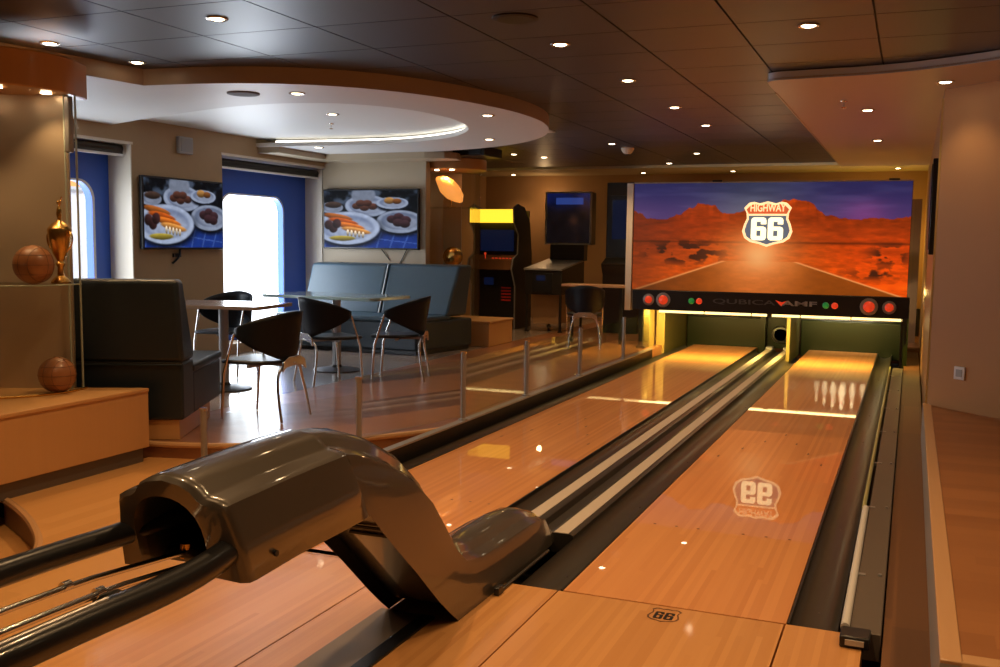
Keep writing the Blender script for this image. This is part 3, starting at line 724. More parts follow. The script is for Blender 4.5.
# ------------------------------------------------------------------ windows, blinds and what stands outside
def window(nm, y0, y1, py0, py1, pz0, pz1):
    fr = MB(); x = XL - .30
    n = 12; r = .20
    inner = arc(py1 - r, pz1 - r, r, 0, PI / 2, n) + arc(py0 + r, pz1 - r, r, PI / 2, PI, n) + arc(py0 + r, pz0 + r, r, PI, 1.5 * PI, n) + arc(py1 - r, pz0 + r, r, 1.5 * PI, 2 * PI, n)
    out = [(y0, .22), (y1, .22), (y1, 2.46), (y0, 2.46)]
    import bmesh
    rm = ring_face(MB(), out, inner, 0)
    fr.add([(x, v[0], v[1]) for v in rm.v], rm.f)
    fr.loft([[(x, a, b) for a, b in inner], [(x - .09, a, b) for a, b in inner]], True, False)
    W = struct(nm, fr, m_blue)
    MB().box(x, XL - .24, y1 - .012, y1 - .002, .22, 2.44).build('lining', m_blue, W)
    MB().box(x, XL - .24, y0 + .002, y0 + .012, .22, 2.44).build('lining', m_blue, W)
    MB().add([(x - .08, a, b) for a, b in inner], [tuple(range(len(inner)))]).build('pane', m_pane, W, smooth=False)
    MB().loft([[(x + .002, a, b) for a, b in inner], [(x + .002, (py0 + py1) / 2 + (a - (py0 + py1) / 2) * 1.035, (pz0 + pz1) / 2 + (b - (pz0 + pz1) / 2) * 1.025) for a, b in inner]], True, False).build('gasket', m_white, W)
window('window_1', 5.6, 8.27, 6.2, 8.02, .40, 2.04)
window('window_2', 9.74, 11.95, 10.10, 11.40, .40, 2.02)
for a, b, lab in ((5.75, 8.24, 'dark roller blind rolled up over the window behind the display case'), (9.76, 11.93, 'dark roller blind rolled up over the window between the televisions')):
    t = thing('roller_blind', lab, 'blind', (XL - .12, (a + b) / 2, 2.4))
    MB().tube([(XL - .12, a, 2.385), (XL - .12, b, 2.385)], .042, 14).build('roll', m_dark, t)
    MB().box(XL - .10, XL - .075, a, b, 2.305, 2.33).build('bottom_bar', m_white, t, bevel=.004)
    MB().box(XL - .092, XL - .088, a, b, 2.33, 2.385).build('cloth', m_dark, t)
lb = thing('lifeboat', 'white lifeboat with orange canopy hanging outside the windows', 'boat', (-11.5, 9.5, 0))
hull = [[(-11.6 + q * 1.3 * math.cos(2 * PI * k / 32), 9.6 + l * math.sin(2 * PI * k / 32), z) for k in range(32)] for z, q, l in ((-1.2, .35, 2.6), (-.6, .8, 3.6), (.4, 1.0, 4.2), (2.12, 1.02, 4.4))]
MB().loft(hull).build('hull', m_white, lb)
top = [[(-11.6 + q * 1.3 * math.cos(2 * PI * k / 32), 9.6 + l * math.sin(2 * PI * k / 32), z) for k in range(32)] for z, q, l in ((2.12, .98, 4.3), (2.6, .9, 4.0), (3.2, .55, 3.0))]
MB().loft(top).build('canopy', m_orange, lb)
MB().loft([[(-11.6 + 1.35 * q * math.cos(2 * PI * k / 32), 9.6 + 4.5 * q * math.sin(2 * PI * k / 32), z) for k in range(32)] for z, q in ((2.07, 1), (2.10, 1.01), (2.14, 1))], True, False).build('gunwale', m_grey, lb)

# ------------------------------------------------------------------ televisions, wall bits
def food(u, v):
    """breakfast plates on a blue checked cloth, seen on the screens"""
    u = u + .010 * (vnoise(u, v, 6, 5, 3) - .5); v = v + .016 * (vnoise(u, v, 5, 6, 8) - .5)
    c = lerp((.03, .035, .05), (.10, .20, .50), sst(v, .42, .92))
    blot = sst(vnoise(u, v, 7, 5, 13), .50, .72) * (1 - sst(v, .20, .40)); c = c + blot[..., None] * np.array([.22, .26, .32])
    wv = ((np.abs(np.mod(u * 7 + v * 1.5, 1) - .5) < .06) | (np.abs(np.mod(v * 6 - u, 1) - .5) < .06)) & (v > .62)
    c = np.where(wv[..., None], c * .55 + np.array([.17, .22, .34]), c)
    def ell(cx, cy, rx, ry): return np.sqrt(((u - cx) / rx) ** 2 + ((v - cy) / ry) ** 2)
    def disc(c, cx, cy, rx, ry, col, s=.10): return lerp0(c, col, 1 - sst(ell(cx, cy, rx, ry), 1 - s, 1 + s))
    def plate_(c, cx, cy, rx, ry, k=1.):
        c = disc(c, cx + .01, cy + .04, rx * 1.03, ry * 1.05, (.03, .04, .07), .2)
        c = disc(c, cx, cy, rx, ry, np.array((.66, .71, .82)) * k, .05)
        c = disc(c, cx, cy - .01, rx * .80, ry * .76, np.array((.47, .52, .64)) * k, .10)
        return disc(c, cx + rx * .1, cy + ry * .1, rx * .66, ry * .58, np.array((.62, .66, .76)) * k, .25)
    def lump(c, cx, cy, rx, ry, col, ang=0.):
        du, dv = (u - cx), (v - cy) * .56
        a, b = du * math.cos(ang) + dv * math.sin(ang), -du * math.sin(ang) + dv * math.cos(ang)
        d = np.sqrt((a / rx) ** 2 + (b / (ry * .56)) ** 2)
        shade = np.clip(1.25 - .9 * (b / (ry * .56) * .5 + .5), .35, 1.3)[..., None]
        return c * sst(d, .8, 1.08)[..., None] + np.asarray(col) * shade * (1 - sst(d, .8, 1.08))[..., None]
    c = plate_(c, .08, .30, .13, .10, .75); c = lump(c, .10, .25, .10, .06, (.26, .19, .16))
    c = plate_(c, .47, .27, .24, .19, .85); c = disc(c, .43, .08, .13, .16, (.44, .47, .54), .12)
    for a, b in ((.36, .27), (.44, .30), (.53, .28), (.47, .22), (.40, .22)): c = lump(c, a, b, .055, .06, (.34, .20, .16))
    c = plate_(c, .74, .22, .17, .10, .85); c = lump(c, .71, .18, .06, .06, (.70, .50, .26)); c = lump(c, .79, .19, .05, .05, (.50, .30, .14))
    c = plate_(c, .82, .54, .25, .20, .80)
    for a, b in ((.74, .50), (.81, .46), (.88, .51), (.80, .56), (.87, .58)): c = lump(c, a, b, .06, .075, (.24, .15, .17))
    c = plate_(c, .25, .66, .36, .29, .95)
    c = lump(c, .20, .84, .15, .05, (.66, .58, .22))
    for a, b, col in ((.15, .46, (.66, .36, .14)), (.21, .54, (.74, .33, .10)), (.28, .62, (.84, .44, .14)), (.35, .70, (.86, .58, .28))): c = lump(c, a, b, .17, .055, col, .16)
    for a, b in ((.05, .60), (.10, .66), (.14, .58)): c = lump(c, a, b, .05, .09, (.24, .14, .14), .7)
    for k in range(5): c = lump(c, .26 + k * .042, .74 + .010 * k, .016, .06, (.92, .84, .72))
    return np.clip(c * (.86 + .22 * vnoise(u, v, 24, 18, 61))[..., None], 0, 1)
m_tv = printed('television picture', .5, .85, .1)
m_tv.node_tree.nodes['Principled BSDF'].inputs['Specular IOR Level'].default_value = .1
tv = thing('television', 'flat television showing plates of food, on the taupe window wall', 'television', (XL + .03, 9.03, 1.74))
MB().box(XL + .02, XL + .065, 8.34, 9.665, 1.355, 2.125).build('casing', m_black, tv, bevel=.006)
art_grid('screen', 160, 90, food, lambda u, v: (XL + .067, 8.358 + 1.29 * u, 2.105 - .73 * v), m_tv, tv)
MB().box(XL, XL + .03, 8.9, 9.2, 1.55, 1.9).build('wall_mount', m_black, tv)
MB().tube(smoothpts([(XL + .03, 8.95, 1.37), (XL + .05, 8.92, 1.28), (XL + .03, 8.86, 1.22), (XL + .01, 8.84, 1.20)], 2), .012, 8).box(XL, XL + .02, 8.86, 8.98, 1.27, 1.31).build('cable', m_black, tv)
tv2 = thing('television', 'flat television showing plates of food, above the blue grey sofa', 'television', (-6.74, YT - .03, 1.76))
MB().box(-7.475, -6.02, YT - .075, YT - .02, 1.365, 2.165).build('casing', m_black, tv2, bevel=.006)
art_grid('screen', 160, 90, food, lambda u, v: (-7.455 + 1.415 * u, YT - .077, 2.145 - .76 * v), m_tv, tv2)
MB().box(-6.95, -6.55, YT - .03, YT, 1.6, 1.9).build('wall_mount', m_black, tv2)
MB().tube([(-6.60, YT - .02, 1.365), (-6.48, YT - .01, 1.22)], .006, 6).build('cable', m_black, tv2)
MB().tube([(-6.22, YT - .02, 1.365), (-6.34, YT - .01, 1.16)], .006, 6).build('cable', m_black, tv2)
ws = thing('wall_speaker', 'small square grey wall speaker high above the left television', 'speaker', (XL, 9.06, 2.59))
MB().box(XL, XL + .05, 8.95, 9.18, 2.40, 2.585).build('housing', m_grey, ws, bevel=.012)
MB().box(XL + .05, XL + .056, 8.97, 9.16, 2.42, 2.565).build('grille', plain('speaker grille', (.30, .30, .30), .6), ws)
# socket on the right wall
dv = Vector((1.25 - .165, 7.35 - 8.4, 0)).normalized(); nv = Vector((-dv.y, dv.x, 0)) * -1
oc = Vector((.165, 8.4, .545)) + dv * .295
so = thing('socket', 'small white square socket low on the pale right wall', 'socket', oc)
RM = Matrix.Translation(oc) @ Matrix.Rotation(math.atan2(dv.y, dv.x), 4, 'Z')
MB().box(-.05, .05, -.014, .0, -.05, .05).xf(RM).build('plate', m_white, so, bevel=.006)
MB().box(-.028, .028, -.019, -.012, -.028, .028).xf(RM).build('insert', m_grey, so, bevel=.004)
pnl = thing('wall_panel', 'narrow black panel on the side of the pale right wall', 'panel', (.16, 9.2, 1.7))
MB().box(.118, .165, 8.75, 9.9, 1.42, 2.18).build('casing', m_black, pnl, bevel=.005)
MB().box(.112, .118, 8.8, 9.85, 1.46, 2.14).build('face', m_dark, pnl)

# ------------------------------------------------------------------ booth sofas
def sofa2():
    t = thing('booth_sofa', 'blue grey two-panel booth sofa under the far television', 'sofa', (-6.4, 11.2, HP))
    sk = lambda y: -5.46 + .20 * (y - 10.7)
    MB().prism([(-7.44, 10.80), (-5.50, 10.80), (sk(11.9) - .05, 11.85), (-7.44, 11.85)], HP, HP + .07).build('plinth', m_black, t)
    MB().prism([(-7.46, 10.72), (sk(10.72), 10.72), (sk(11.86), 11.86), (-7.46, 11.86)], HP + .05, .505).build('seat_base', plain('shaded blue grey leather', (.014, .028, .040), .4), t, bevel=.025, seg=3)  # same leather as the cushion, its shade put into a darker colour
    MB().prism([(-7.45, 10.70), (sk(10.7) - .0, 10.70), (sk(11.4), 11.42), (-7.45, 11.42)], .50, .56).build('seat_cushion', m_bleath, t, bevel=.025, seg=3)
    def back(x0, x1l, x1u, nm):
        a = [(x0, 11.30, .54), (x1l, 11.30, .54), (x1l + .02, 11.86, .54), (x0, 11.86, .54)]
        b = [(x0, 11.56, 1.175), (x1u, 11.56, 1.175), (x1u + .03, 11.88, 1.185), (x0, 11.88, 1.185)]
        MB().loft([a, b]).build('backrest', m_bleath, t, bevel=.035, seg=3)
    back(-7.45, -6.30, -6.30, 0); back(-6.275, -5.33, -5.27, 0)
    MB().tube([(-6.287, 11.29, .56), (-6.287, 11.55, 1.175)], .010, 8).build('piping', plain('pale piping', (.45, .52, .55), .4), t)
    return t
sofa2()
def sofa1():
    rz = math.radians(25.5)
    t = thing('booth_sofa', 'charcoal booth sofa seen from behind, next to the display counter', 'sofa', (-4.545, 5.42, HP), rz)
    MB().box(-1.75, -.015, .02, .92, 0, .14).build('plinth', m_bench, t)
    MB().box(-1.80, .02, .0, .30, .135, .53).box(-1.80, .02, .28, 1.14, .135, .44).build('seat_base', m_leather, t, bevel=.02, seg=3)
    MB().box(-1.80, .03, .26, 1.17, .43, .49).build('seat_cushion', m_leather, t, bevel=.022, seg=3)
    MB().loft([[(-1.80, -.01, .53), (.025, -.01, .53), (.025, .31, .53), (-1.80, .31, .53)], [(-1.80, -.02, 1.09), (.0, -.02, 1.09), (-.005, .14, 1.09), (-1.80, .14, 1.09)]]).build('backrest', m_leather, t, bevel=.03, seg=3)
    MB().tube([(-1.79, -.014, .53), (.02, -.014, .53)], .006, 8).build('piping', m_black, t)
    return t
sofa1()

# ------------------------------------------------------------------ tables and chairs
def table(lab, loc, rz, w_, d_, h, mat, round_=.05):
    t = thing('cafe_table', lab, 'table', loc, rz or 1e-4)
    r = round_
    poly = arc(w_ / 2 - r, d_ / 2 - r, r, 0, PI / 2, 6) + arc(-w_ / 2 + r, d_ / 2 - r, r, PI / 2, PI, 6) + arc(-w_ / 2 + r, -d_ / 2 + r, r, PI, 1.5 * PI, 6) + arc(w_ / 2 - r, -d_ / 2 + r, r, 1.5 * PI, 2 * PI, 6)
    MB().prism(poly, h - .032, h).build('tabletop', mat, t, bevel=.005)
    MB().lathe([(.15, h - .045), (.15, h - .032)], n=20).build('top_plate', m_dark, t)
    MB().tube([(0, 0, .02), (0, 0, h - .04)], .045, 16).build('column', m_steel, t)
    MB().lathe([(.25, 0), (.25, .008), (.22, .016), (.06, .035), (.045, .06)], n=32).build('foot_disc', m_dark, t)
    return t
table('laminate cafe table in the window light, between charcoal sofa and nearest chair', (-5.80, 7.52, HP), math.radians(8), 1.05, .74, .785, m_tab)
table('pale glass-topped cafe table in front of the blue grey sofa', (-5.60, 9.15, HP), math.radians(-4), 1.40, .75, .80, m_tab2)
def make_chair(lab):
    t = thing('cafe_chair', lab, 'chair', (0, 0, 0), 0, 'black cafe chairs')
    n = 24; R1, R2 = .265, .255
    inner, outer_, rows = [], [], 8
    def pt(u, s, off):
        a = u * math.radians(112); q = abs(u)
        zt = .83 - .135 * q ** 1.7; zb = .43 + .21 * q ** 1.35
        z = zb + (zt - zb) * s
        lean = .07 * (z - .43) / .4 * (1 - .75 * q); tap = 1 - .12 * (1 - s) * (1 - q)
        return ((R1 - off) * math.sin(a) * tap, -(R2 - off + lean) * math.cos(a) - .0, z)
    grid = lambda off: [[pt(-1 + 2 * k / n, s / rows, off) for k in range(n + 1)] for s in range(rows + 1)]
    m = MB().loft(grid(0), False, False)
    sh_ = m.build('back_shell', m_shell, t); q = sh_.modifiers.new('thick', 'SOLIDIFY'); q.thickness = .022; q.offset = -1
    poly = arc(0, .03, .235, math.radians(200), math.radians(340), 12, .24) + [(.235, .18)] + arc(.175, .19, .06, 0, PI / 2, 4) + arc(-.175, .19, .06, PI / 2, PI, 4) + [(-.235, .18)]
    MB().prism(poly, .425, .455).build('seat', m_seat, t, bevel=.010)
    for s in (-1, 1):
        MB().tube([(s * .235, .225, 0), (s * .238, .20, .35), (s * .243, .10, .655)], [.0105, .0115, .010], 10).build('leg', m_chrome, t)
        MB().tube(smoothpts([(s * .205, -.285, 0), (s * .195, -.25, .20), (s * .165, -.225, .36), (s * .10, -.25, .425), (0, -.275, .43)], 2), [.0105] * 4 + [.0125] * 14, 10).build('leg', m_chrome, t) if False else \
            MB().tube(smoothpts([(s * .205, -.285, 0), (s * .195, -.25, .20), (s * .165, -.225, .36), (s * .10, -.25, .425), (0, -.275, .43)], 2), .0115, 10).build('leg', m_chrome, t)
    MB().loft([[(x, -.262 - .004 * k, z) for x, z in ((-.15, .455), (-.08, .485), (.08, .485), (.15, .455), (.165, .375), (.12, .405), (.05, .415), (-.05, .415), (-.12, .405), (-.165, .375))] for k in (0, 4)]).build('back_bracket', m_chrome, t, bevel=.004)
    MB().box(-.23, .23, -.02, .0, .40, .425).box(-.01, .01, -.24, .18, .40, .424).build('seat_frame', m_steel, t)
    return t
ch = make_chair('black wraparound cafe chair nearest the camera, right of the laminate table')
ch.location = (-4.60, 6.45, HP); ch.rotation_euler = (0, 0, math.radians(92))
dup(ch, (-5.18, 8.34, HP), math.radians(-30), 'black wraparound cafe chair with its back to the camera, before the glass-topped table')
dup(ch, (-4.70, 8.85, HP), math.radians(108), 'black wraparound cafe chair at the right end of the glass-topped table')
dup(ch, (-6.42, 8.36, HP), math.radians(190), 'black wraparound cafe chair on the far side of the laminate table, below the window')
dup(ch, (-6.70, 7.45, HP), math.radians(-75), 'black wraparound cafe chair at the left end of the laminate table')
dup(ch, (-3.98, 12.72, HP), math.radians(18), 'black wraparound cafe chair at the high shelf left of the picture board')
hs = thing('bar_shelf', 'narrow lit-edged wooden bar shelf left of the picture board', 'shelf', (-3.9, 13.35, .9))
MB().box(-4.46, -3.52, 13.15, 13.5, .885, .92).build('shelf_top', m_nose, hs, bevel=.004)
for x in (-4.35, -3.65): MB().box(x - .02, x + .02, 13.3, 13.34, HP, .885).build('leg', m_dark, hs)

# ------------------------------------------------------------------ display counters and glass cases
cb = thing('display_counter', 'long oak display counter with dark plinth at the left edge', 'counter', (-5.4, 3.8, 0))
cpoly = [(-4.615, 2.2), (-4.615, 5.19), (-6.1, 4.48), (-7.3, 3.9), (-7.3, 2.2)]
MB().prism([(-4.635, 2.2), (-4.635, 5.15), (-6.1, 4.46), (-7.2, 3.9), (-7.2, 2.2)], 0, .10).build('plinth', m_plate, cb)
MB().prism(cpoly, .095, .465).build('body', m_bench, cb, bevel=.004, smooth=False)
MB().prism([(x + (.008 if x > -5 else 0), y) for x, y in cpoly], .463, .49).build('countertop', m_bench, cb, bevel=.006, smooth=False)
A25 = math.radians(25.5); ex = Vector((math.cos(A25), math.sin(A25), 0)); ey = Vector((math.sin(A25), -math.cos(A25), 0))
CC = Vector((-5.43, 4.755, 0))
def dshape(rx, ry, n=24, c=CC): return [tuple((c + ex * (rx * math.cos(PI * k / n)) + ey * (ry * math.sin(PI * k / n)))[:2]) for k in range(n + 1)]
def shell(mb, pts, z0, z1): return mb.loft([[(x, y, z0) for x, y in pts], [(x, y, z1) for x, y in pts]], False, False)
dc = thing('display_case', 'tall curved glass display case on the oak counter at left', 'display case', (CC.x, CC.y, .49))
shell(MB(), dshape(.54, .50), .49, 2.36).build('curved_glass', m_glass, dc)
bp0, bp1 = CC + ex * .47 - ey * .0, CC - ex * .56
MB().prism([tuple(v[:2]) for v in (bp0, bp1, bp1 - ey * .02, bp0 - ey * .02)], .49, 2.40).build('back_panel', m_backp, dc, smooth=False)
MB().prism(dshape(.525, .485), 1.165, 1.177).build('glass_shelf', m_glass, dc, smooth=False)
MB().tube([(x, y, 1.171) for x, y in dshape(.527, .487)], .0045, 6).build('shelf_edge', plain('glass edge', (.55, .62, .50), .2), dc)
MB().tube([(x, y, .496) for x, y in dshape(.54, .50)], .008, 6).build('foot_edge', m_gold, dc)
MB().prism(dshape(.53, .52) + [tuple((CC - ex * .53 - ey * .2)[:2]), tuple((CC + ex * .53 - ey * .2)[:2])], 2.36, 2.58).build('wooden_crown', m_bench, dc, bevel=.008)
for a in (.35, 1.1, 1.75):
    p = CC + ex * .42 * math.cos(a) + ey * .40 * math.sin(a)
    MB().lathe([(.034, 2.352), (.030, 2.357), (.0001, 2.357)], (p.x, p.y, 0), 14).build('case_lamp', m_bulb, dc)
    l = bpy.data.lights.new('case_light', 'SPOT'); l.energy = 9; l.color = WARM; l.spot_size = 1.6; l.spot_blend = .7; l.shadow_soft_size = .02
    lo = bpy.data.objects.new('case_light', l); C.objects.link(lo); lo.location = (p.x, p.y, 2.34)
for dx in (.53, .46):
    p = CC + ex * dx + ey * .03
    MB().tube([(p.x, p.y, .49), (p.x, p.y, 2.36)], .007, 6).build('corner_edge', plain('glass edge bar', (.50, .56, .48), .25), dc)
p = CC + ex * .50 + ey * .06
MB().box(p.x - .02, p.x + .02, p.y - .02, p.y + .02, 2.0, 2.35).build('hinge', m_steel, dc, bevel=.008)
def leather_ball(lab, c, r):
    t = thing('leather_ball', lab, 'ball', (c[0], c[1], c[2] - r))
    MB().ball(c, r, 20).build('ball_body', m_ball, t)
    sm = MB()
    for ax, k in ((0, 0), (0, .5), (1, 0), (1, .5), (2, 0), (2, .5), (2, -.5)):
        rr = math.sqrt(1 - k * k) * r * 1.004
        ring = []
        for q in range(33):
            a = 2 * PI * q / 32; v = [rr * math.cos(a), rr * math.sin(a)]
            v.insert(ax, k * r); ring.append((c[0] + v[0], c[1] + v[1], c[2] + v[2]))
        sm.tube(ring, .0018, 5)
    sm.build('seams', plain('dark seam', (.15, .058, .022), .5), t)
leather_ball('stitched brown leather ball on the upper glass shelf beside the trophy', (-5.015, 4.66, 1.178 + .12), .12)
leather_ball('stitched brown leather ball lying on the oak counter inside the case', (-4.955, 4.76, .4925 + .113), .113)
tr = thing('trophy', 'slim golden trophy cup with a figure on the lid, on the glass shelf', 'trophy', (-4.97, 4.83, 1.178))
MB().lathe([(.060, 0), (.060, .012), (.045, .03), (.022, .05), (.018, .10), (.03, .125), (.02, .14), (.045, .19), (.066, .27), (.074, .335), (.070, .345), (.0001, .345)], (-4.97, 4.83, 1.178), 24).build('cup', m_gold, tr)
MB().lathe([(.070, .346), (.045, .375), (.02, .39), (.014, .40), (.0001, .40)], (-4.97, 4.83, 1.178), 20).build('lid', m_gold, tr)
MB().tube([(-4.97, 4.83, 1.575), (-4.97, 4.83, 1.61), (-4.968, 4.83, 1.645), (-4.97, 4.83, 1.665)], [.010, .018, .015, .007], 10).ball((-4.97, 4.83, 1.685), .014, 8).tube([(-4.97, 4.83, 1.65), (-4.955, 4.83, 1.69), (-4.945, 4.83, 1.72)], .005, 6).build('figure', m_gold, tr)
for s in (-1, 1): MB().tube(smoothpts([(-4.97 + s * .070, 4.83, 1.50), (-4.97 + s * .105, 4.83, 1.49), (-4.97 + s * .10, 4.83, 1.42), (-4.97 + s * .055, 4.83, 1.38)], 2), .006, 6).build('handle', m_gold, tr)
# far display
c2 = Vector((-5.87, 12.56, 0))
cb2 = thing('display_counter', 'low oak display base at the right end of the blue grey sofa', 'counter', (-5.8, 12.6, HP))
MB().box(-6.6, -5.10, 12.12, 12.95, HP, .415).build('body', m_bench, cb2, bevel=.004)
MB().box(-6.61, -5.085, 12.11, 12.96, .413, .44).build('countertop', m_bench, cb2, bevel=.006)
d2 = thing('display_case', 'round glass display case behind the blue grey sofa', 'display case', (c2.x, c2.y, .44))
cir = [(c2.x + .40 * math.cos(2 * PI * k / 32), c2.y + .40 * math.sin(2 * PI * k / 32)) for k in range(33)]
shell(MB(), cir, .44, 2.44).build('curved_glass', m_glass, d2)
MB().lathe([(.48, 2.44), (.48, 2.58)], (c2.x, c2.y, 0), 32).build('wooden_crown', m_bench, d2, bevel=.008)
MB().lathe([(.37, 1.93), (.37, 1.94)], (c2.x, c2.y, 0), 32).build('glass_shelf', m_glass, d2)
MB().lathe([(.38, 1.105), (.38, 1.115)], (c2.x, c2.y, 0), 32).build('glass_shelf', m_glass, d2)
MB().box(c2.x - .32, c2.x - .27, c2.y - .22, c2.y - .16, .44, 2.44).build('painted_daylit_edge', m_cream, d2)  # cream bar paints in the daylight along the glass edge
MB().box(c2.x - .26, c2.x + .02, c2.y + .30, c2.y + .32, .44, 2.42).build('back_panel', m_backp, d2)
for dx in (-.12, .10):
    MB().lathe([(.034, 2.432), (.03, 2.437), (.0001, 2.437)], (c2.x + dx, c2.y - .2, 0), 14).build('case_lamp', m_bulb, d2)
l = bpy.data.lights.new('case_light', 'SPOT'); l.energy = 40; l.color = (1, .6, .25); l.spot_size = 1.2; l.spot_blend = .6; l.shadow_soft_size = .03
lo = bpy.data.objects.new('case_light', l); C.objects.link(lo); lo.location = (c2.x, c2.y - .15, 2.42)
og = thing('glass_ornament', 'amber swirl ornament with painted spot glare, high in the round glass case', 'ornament', (c2.x + .02, c2.y, 1.94))
sp = [(c2.x - .17, c2.y - .1, 2.33), (c2.x - .10, c2.y - .1, 2.30), (c2.x - .02, c2.y - .1, 2.23), (c2.x + .08, c2.y - .1, 2.14), (c2.x + .17, c2.y - .1, 2.06), (c2.x + .20, c2.y - .1, 2.01)]
MB().tube(sp, [.03, .085, .125, .12, .075, .02], 18).build('swirl', m_ember, og)
MB().lathe([(.06, 0), (.06, .01), (.012, .02), (.012, .16)], (c2.x + .05, c2.y - .1, 1.94), 16).build('stand', m_gold, og)
gb = thing('gold_ball', 'golden ball on a small stand low in the round glass case', 'ball', (c2.x + .08, c2.y - .1, 1.115))
MB().ball((c2.x + .08, c2.y - .1, 1.115 + .16), .135, 16).build('ball_body', m_gold, gb)
MB().lathe([(.08, 0), (.08, .01), (.05, .04)], (c2.x + .08, c2.y - .1, 1.115), 18).build('stand', m_gold, gb)

# ------------------------------------------------------------------ arcade corner
ac = thing('arcade_cabinet', 'tall black arcade cabinet with a lit yellow marquee', 'arcade machine', (-6.1, 15.2, HP))
side = [(14.88, HP), (14.88, .78), (14.72, 1.06), (14.78, 1.22), (14.98, 1.30), (15.0, 1.60), (14.80, 1.80), (14.78, 2.02), (14.95, 2.09), (15.25, 2.04), (15.5, 1.80), (15.6, 1.3), (15.6, HP)]
for x in (-6.60, -5.84): MB().prism_x(side, x, x + .025).build('side_panel', m_dark, ac)
for x in (-6.602, -5.842): MB().tube([(x + .014, y, z) for y, z in side[:8]], .012, 6).build('edge_trim', m_steel, ac)
MB().box(-6.58, -5.84, 14.79, 14.86, 1.79, 2.0).build('marquee', m_marq, ac, bevel=.01)
MB().prism_x([(15.03, 1.28), (15.03, 1.79), (15.5, 1.79), (15.5, 1.28)], -6.58, -5.84).build('monitor_hood', m_black, ac)
MB().box(-6.48, -5.91, 15.01, 15.03, 1.34, 1.68).build('screen', m_scrn, ac)
MB().prism_x([(14.74, 1.05), (14.80, 1.20), (15.0, 1.28), (15.0, 1.05)], -6.58, -5.84).build('control_panel', m_side, ac)
for k in range(6): MB().lathe([(.02, 0), (.018, .012), (.0001, .014)], (-6.2 + .06 * k, 14.86, 1.222), 10).build('button', m_redl, ac)
MB().tube([(-6.33, 14.86, 1.21), (-6.33, 14.85, 1.29)], .008, 6).ball((-6.33, 14.85, 1.30), .02, 8).build('joystick', m_redl, ac)
MB().box(-6.58, -5.84, 14.90, 14.93, HP, 1.05).build('front_panel', m_black, ac)
MB().box(-6.36, -6.2, 14.885, 14.90, .80, .92).build('coin_door', m_scrn, ac)
for k in range(5): MB().box(-6.06, -5.9, 14.885, 14.90, .55 + .05 * k, .57 + .05 * k).build('red_bar', m_red, ac)
MB().box(-6.58, -5.84, 15.5, 15.55, HP, 2.0).build('rear_panel', m_black, ac)
pb = thing('pinball_machine', 'pinball machine with a framed upright backbox, on dark legs', 'pinball machine', (-5.3, 15.2, HP))
MB().prism_x([(14.62, .68), (14.62, 1.06), (15.75, 1.20), (15.75, .72)], -5.56, -4.95).build('cabinet', m_dark, pb, bevel=.01)
MB().prism_x([(14.60, 1.06), (14.60, 1.085), (15.75, 1.225), (15.75, 1.20)], -5.57, -4.94).build('lockbar_glass', m_steel, pb)
MB().box(-5.43, -5.10, 14.605, 14.625, .72, 1.02).build('front_door', m_black, pb, bevel=.006)
MB().box(-5.36, -5.22, 14.600, 14.606, .90, .98).build('coin_plate', m_scrn, pb)
MB().box(-5.46, -5.04, 14.75, 15.5, HP + .12, .69).build('pedestal', m_wallB, pb)
for x, y in ((-5.53, 14.65), (-4.98, 14.65), (-5.53, 15.7), (-4.98, 15.7)):
    MB().tube([(x, y, HP), (x, y, .86)], .022, 8).lathe([(.04, HP), (.04, HP + .015)], (x, y, 0), 10).build('leg', m_dark, pb)
MB().box(-5.58, -4.80, 15.60, 15.85, 1.46, 2.30).build('backbox', m_black, pb, bevel=.01)
MB().box(-5.50, -4.92, 15.62, 15.80, 1.2, 1.47).build('neck', m_dark, pb)
MB().box(-5.585, -5.555, 15.58, 15.60, 1.46, 2.31).box(-4.825, -4.795, 15.58, 15.60, 1.46, 2.31).box(-5.585, -4.795, 15.58, 15.60, 2.285, 2.31).box(-5.585, -4.795, 15.58, 15.60, 1.455, 1.48).build('backbox_frame', m_steel, pb)
def backglass(u, v):
    c = lerp((.05, .08, .24), (.07, .05, .06), sst(v, .1, .45)) * (.5 + .9 * vnoise(u, v, 6, 6, 77))[..., None]
    band = (np.abs(v - .16) < .07) & (u > .2) & (u < .85); c = np.where(band[..., None], np.array([.16, .24, .50]), c)
    return np.clip(lerp0(c, (.25, .14, .10), np.exp(-((u - .62) / .1) ** 2 - ((v - .55) / .1) ** 2) * .7), 0, 1)
art_grid('backglass', 60, 60, backglass, lambda u, v: (-5.555 + .73 * u, 15.592, 2.285 - .80 * v), printed('backglass print', .15, .8, .3), pb)
am = thing('arcade_cabinet', 'dark arcade cabinet with a small blue screen beside the picture board', 'arcade machine', (-4.25, 15.3, HP))
MB().prism_x([(15.0, HP), (15.0, 1.0), (14.9, 1.15), (15.15, 1.25), (15.15, 2.42), (15.55, 2.42), (15.55, HP)], -4.42, -3.85).build('body', m_black, am, bevel=.01)
MB().box(-4.32, -4.0, 15.13, 15.148, 1.55, 2.15).build('screen', m_scrn, am)
MB().prism_x([(14.89, 1.15), (15.14, 1.25), (15.14, 1.27), (14.88, 1.17)], -4.41, -3.86).build('control_panel', m_dark, am)
MB().box(-4.36, -3.92, 15.12, 15.15, 2.22, 2.38).build('header', m_dark, am)

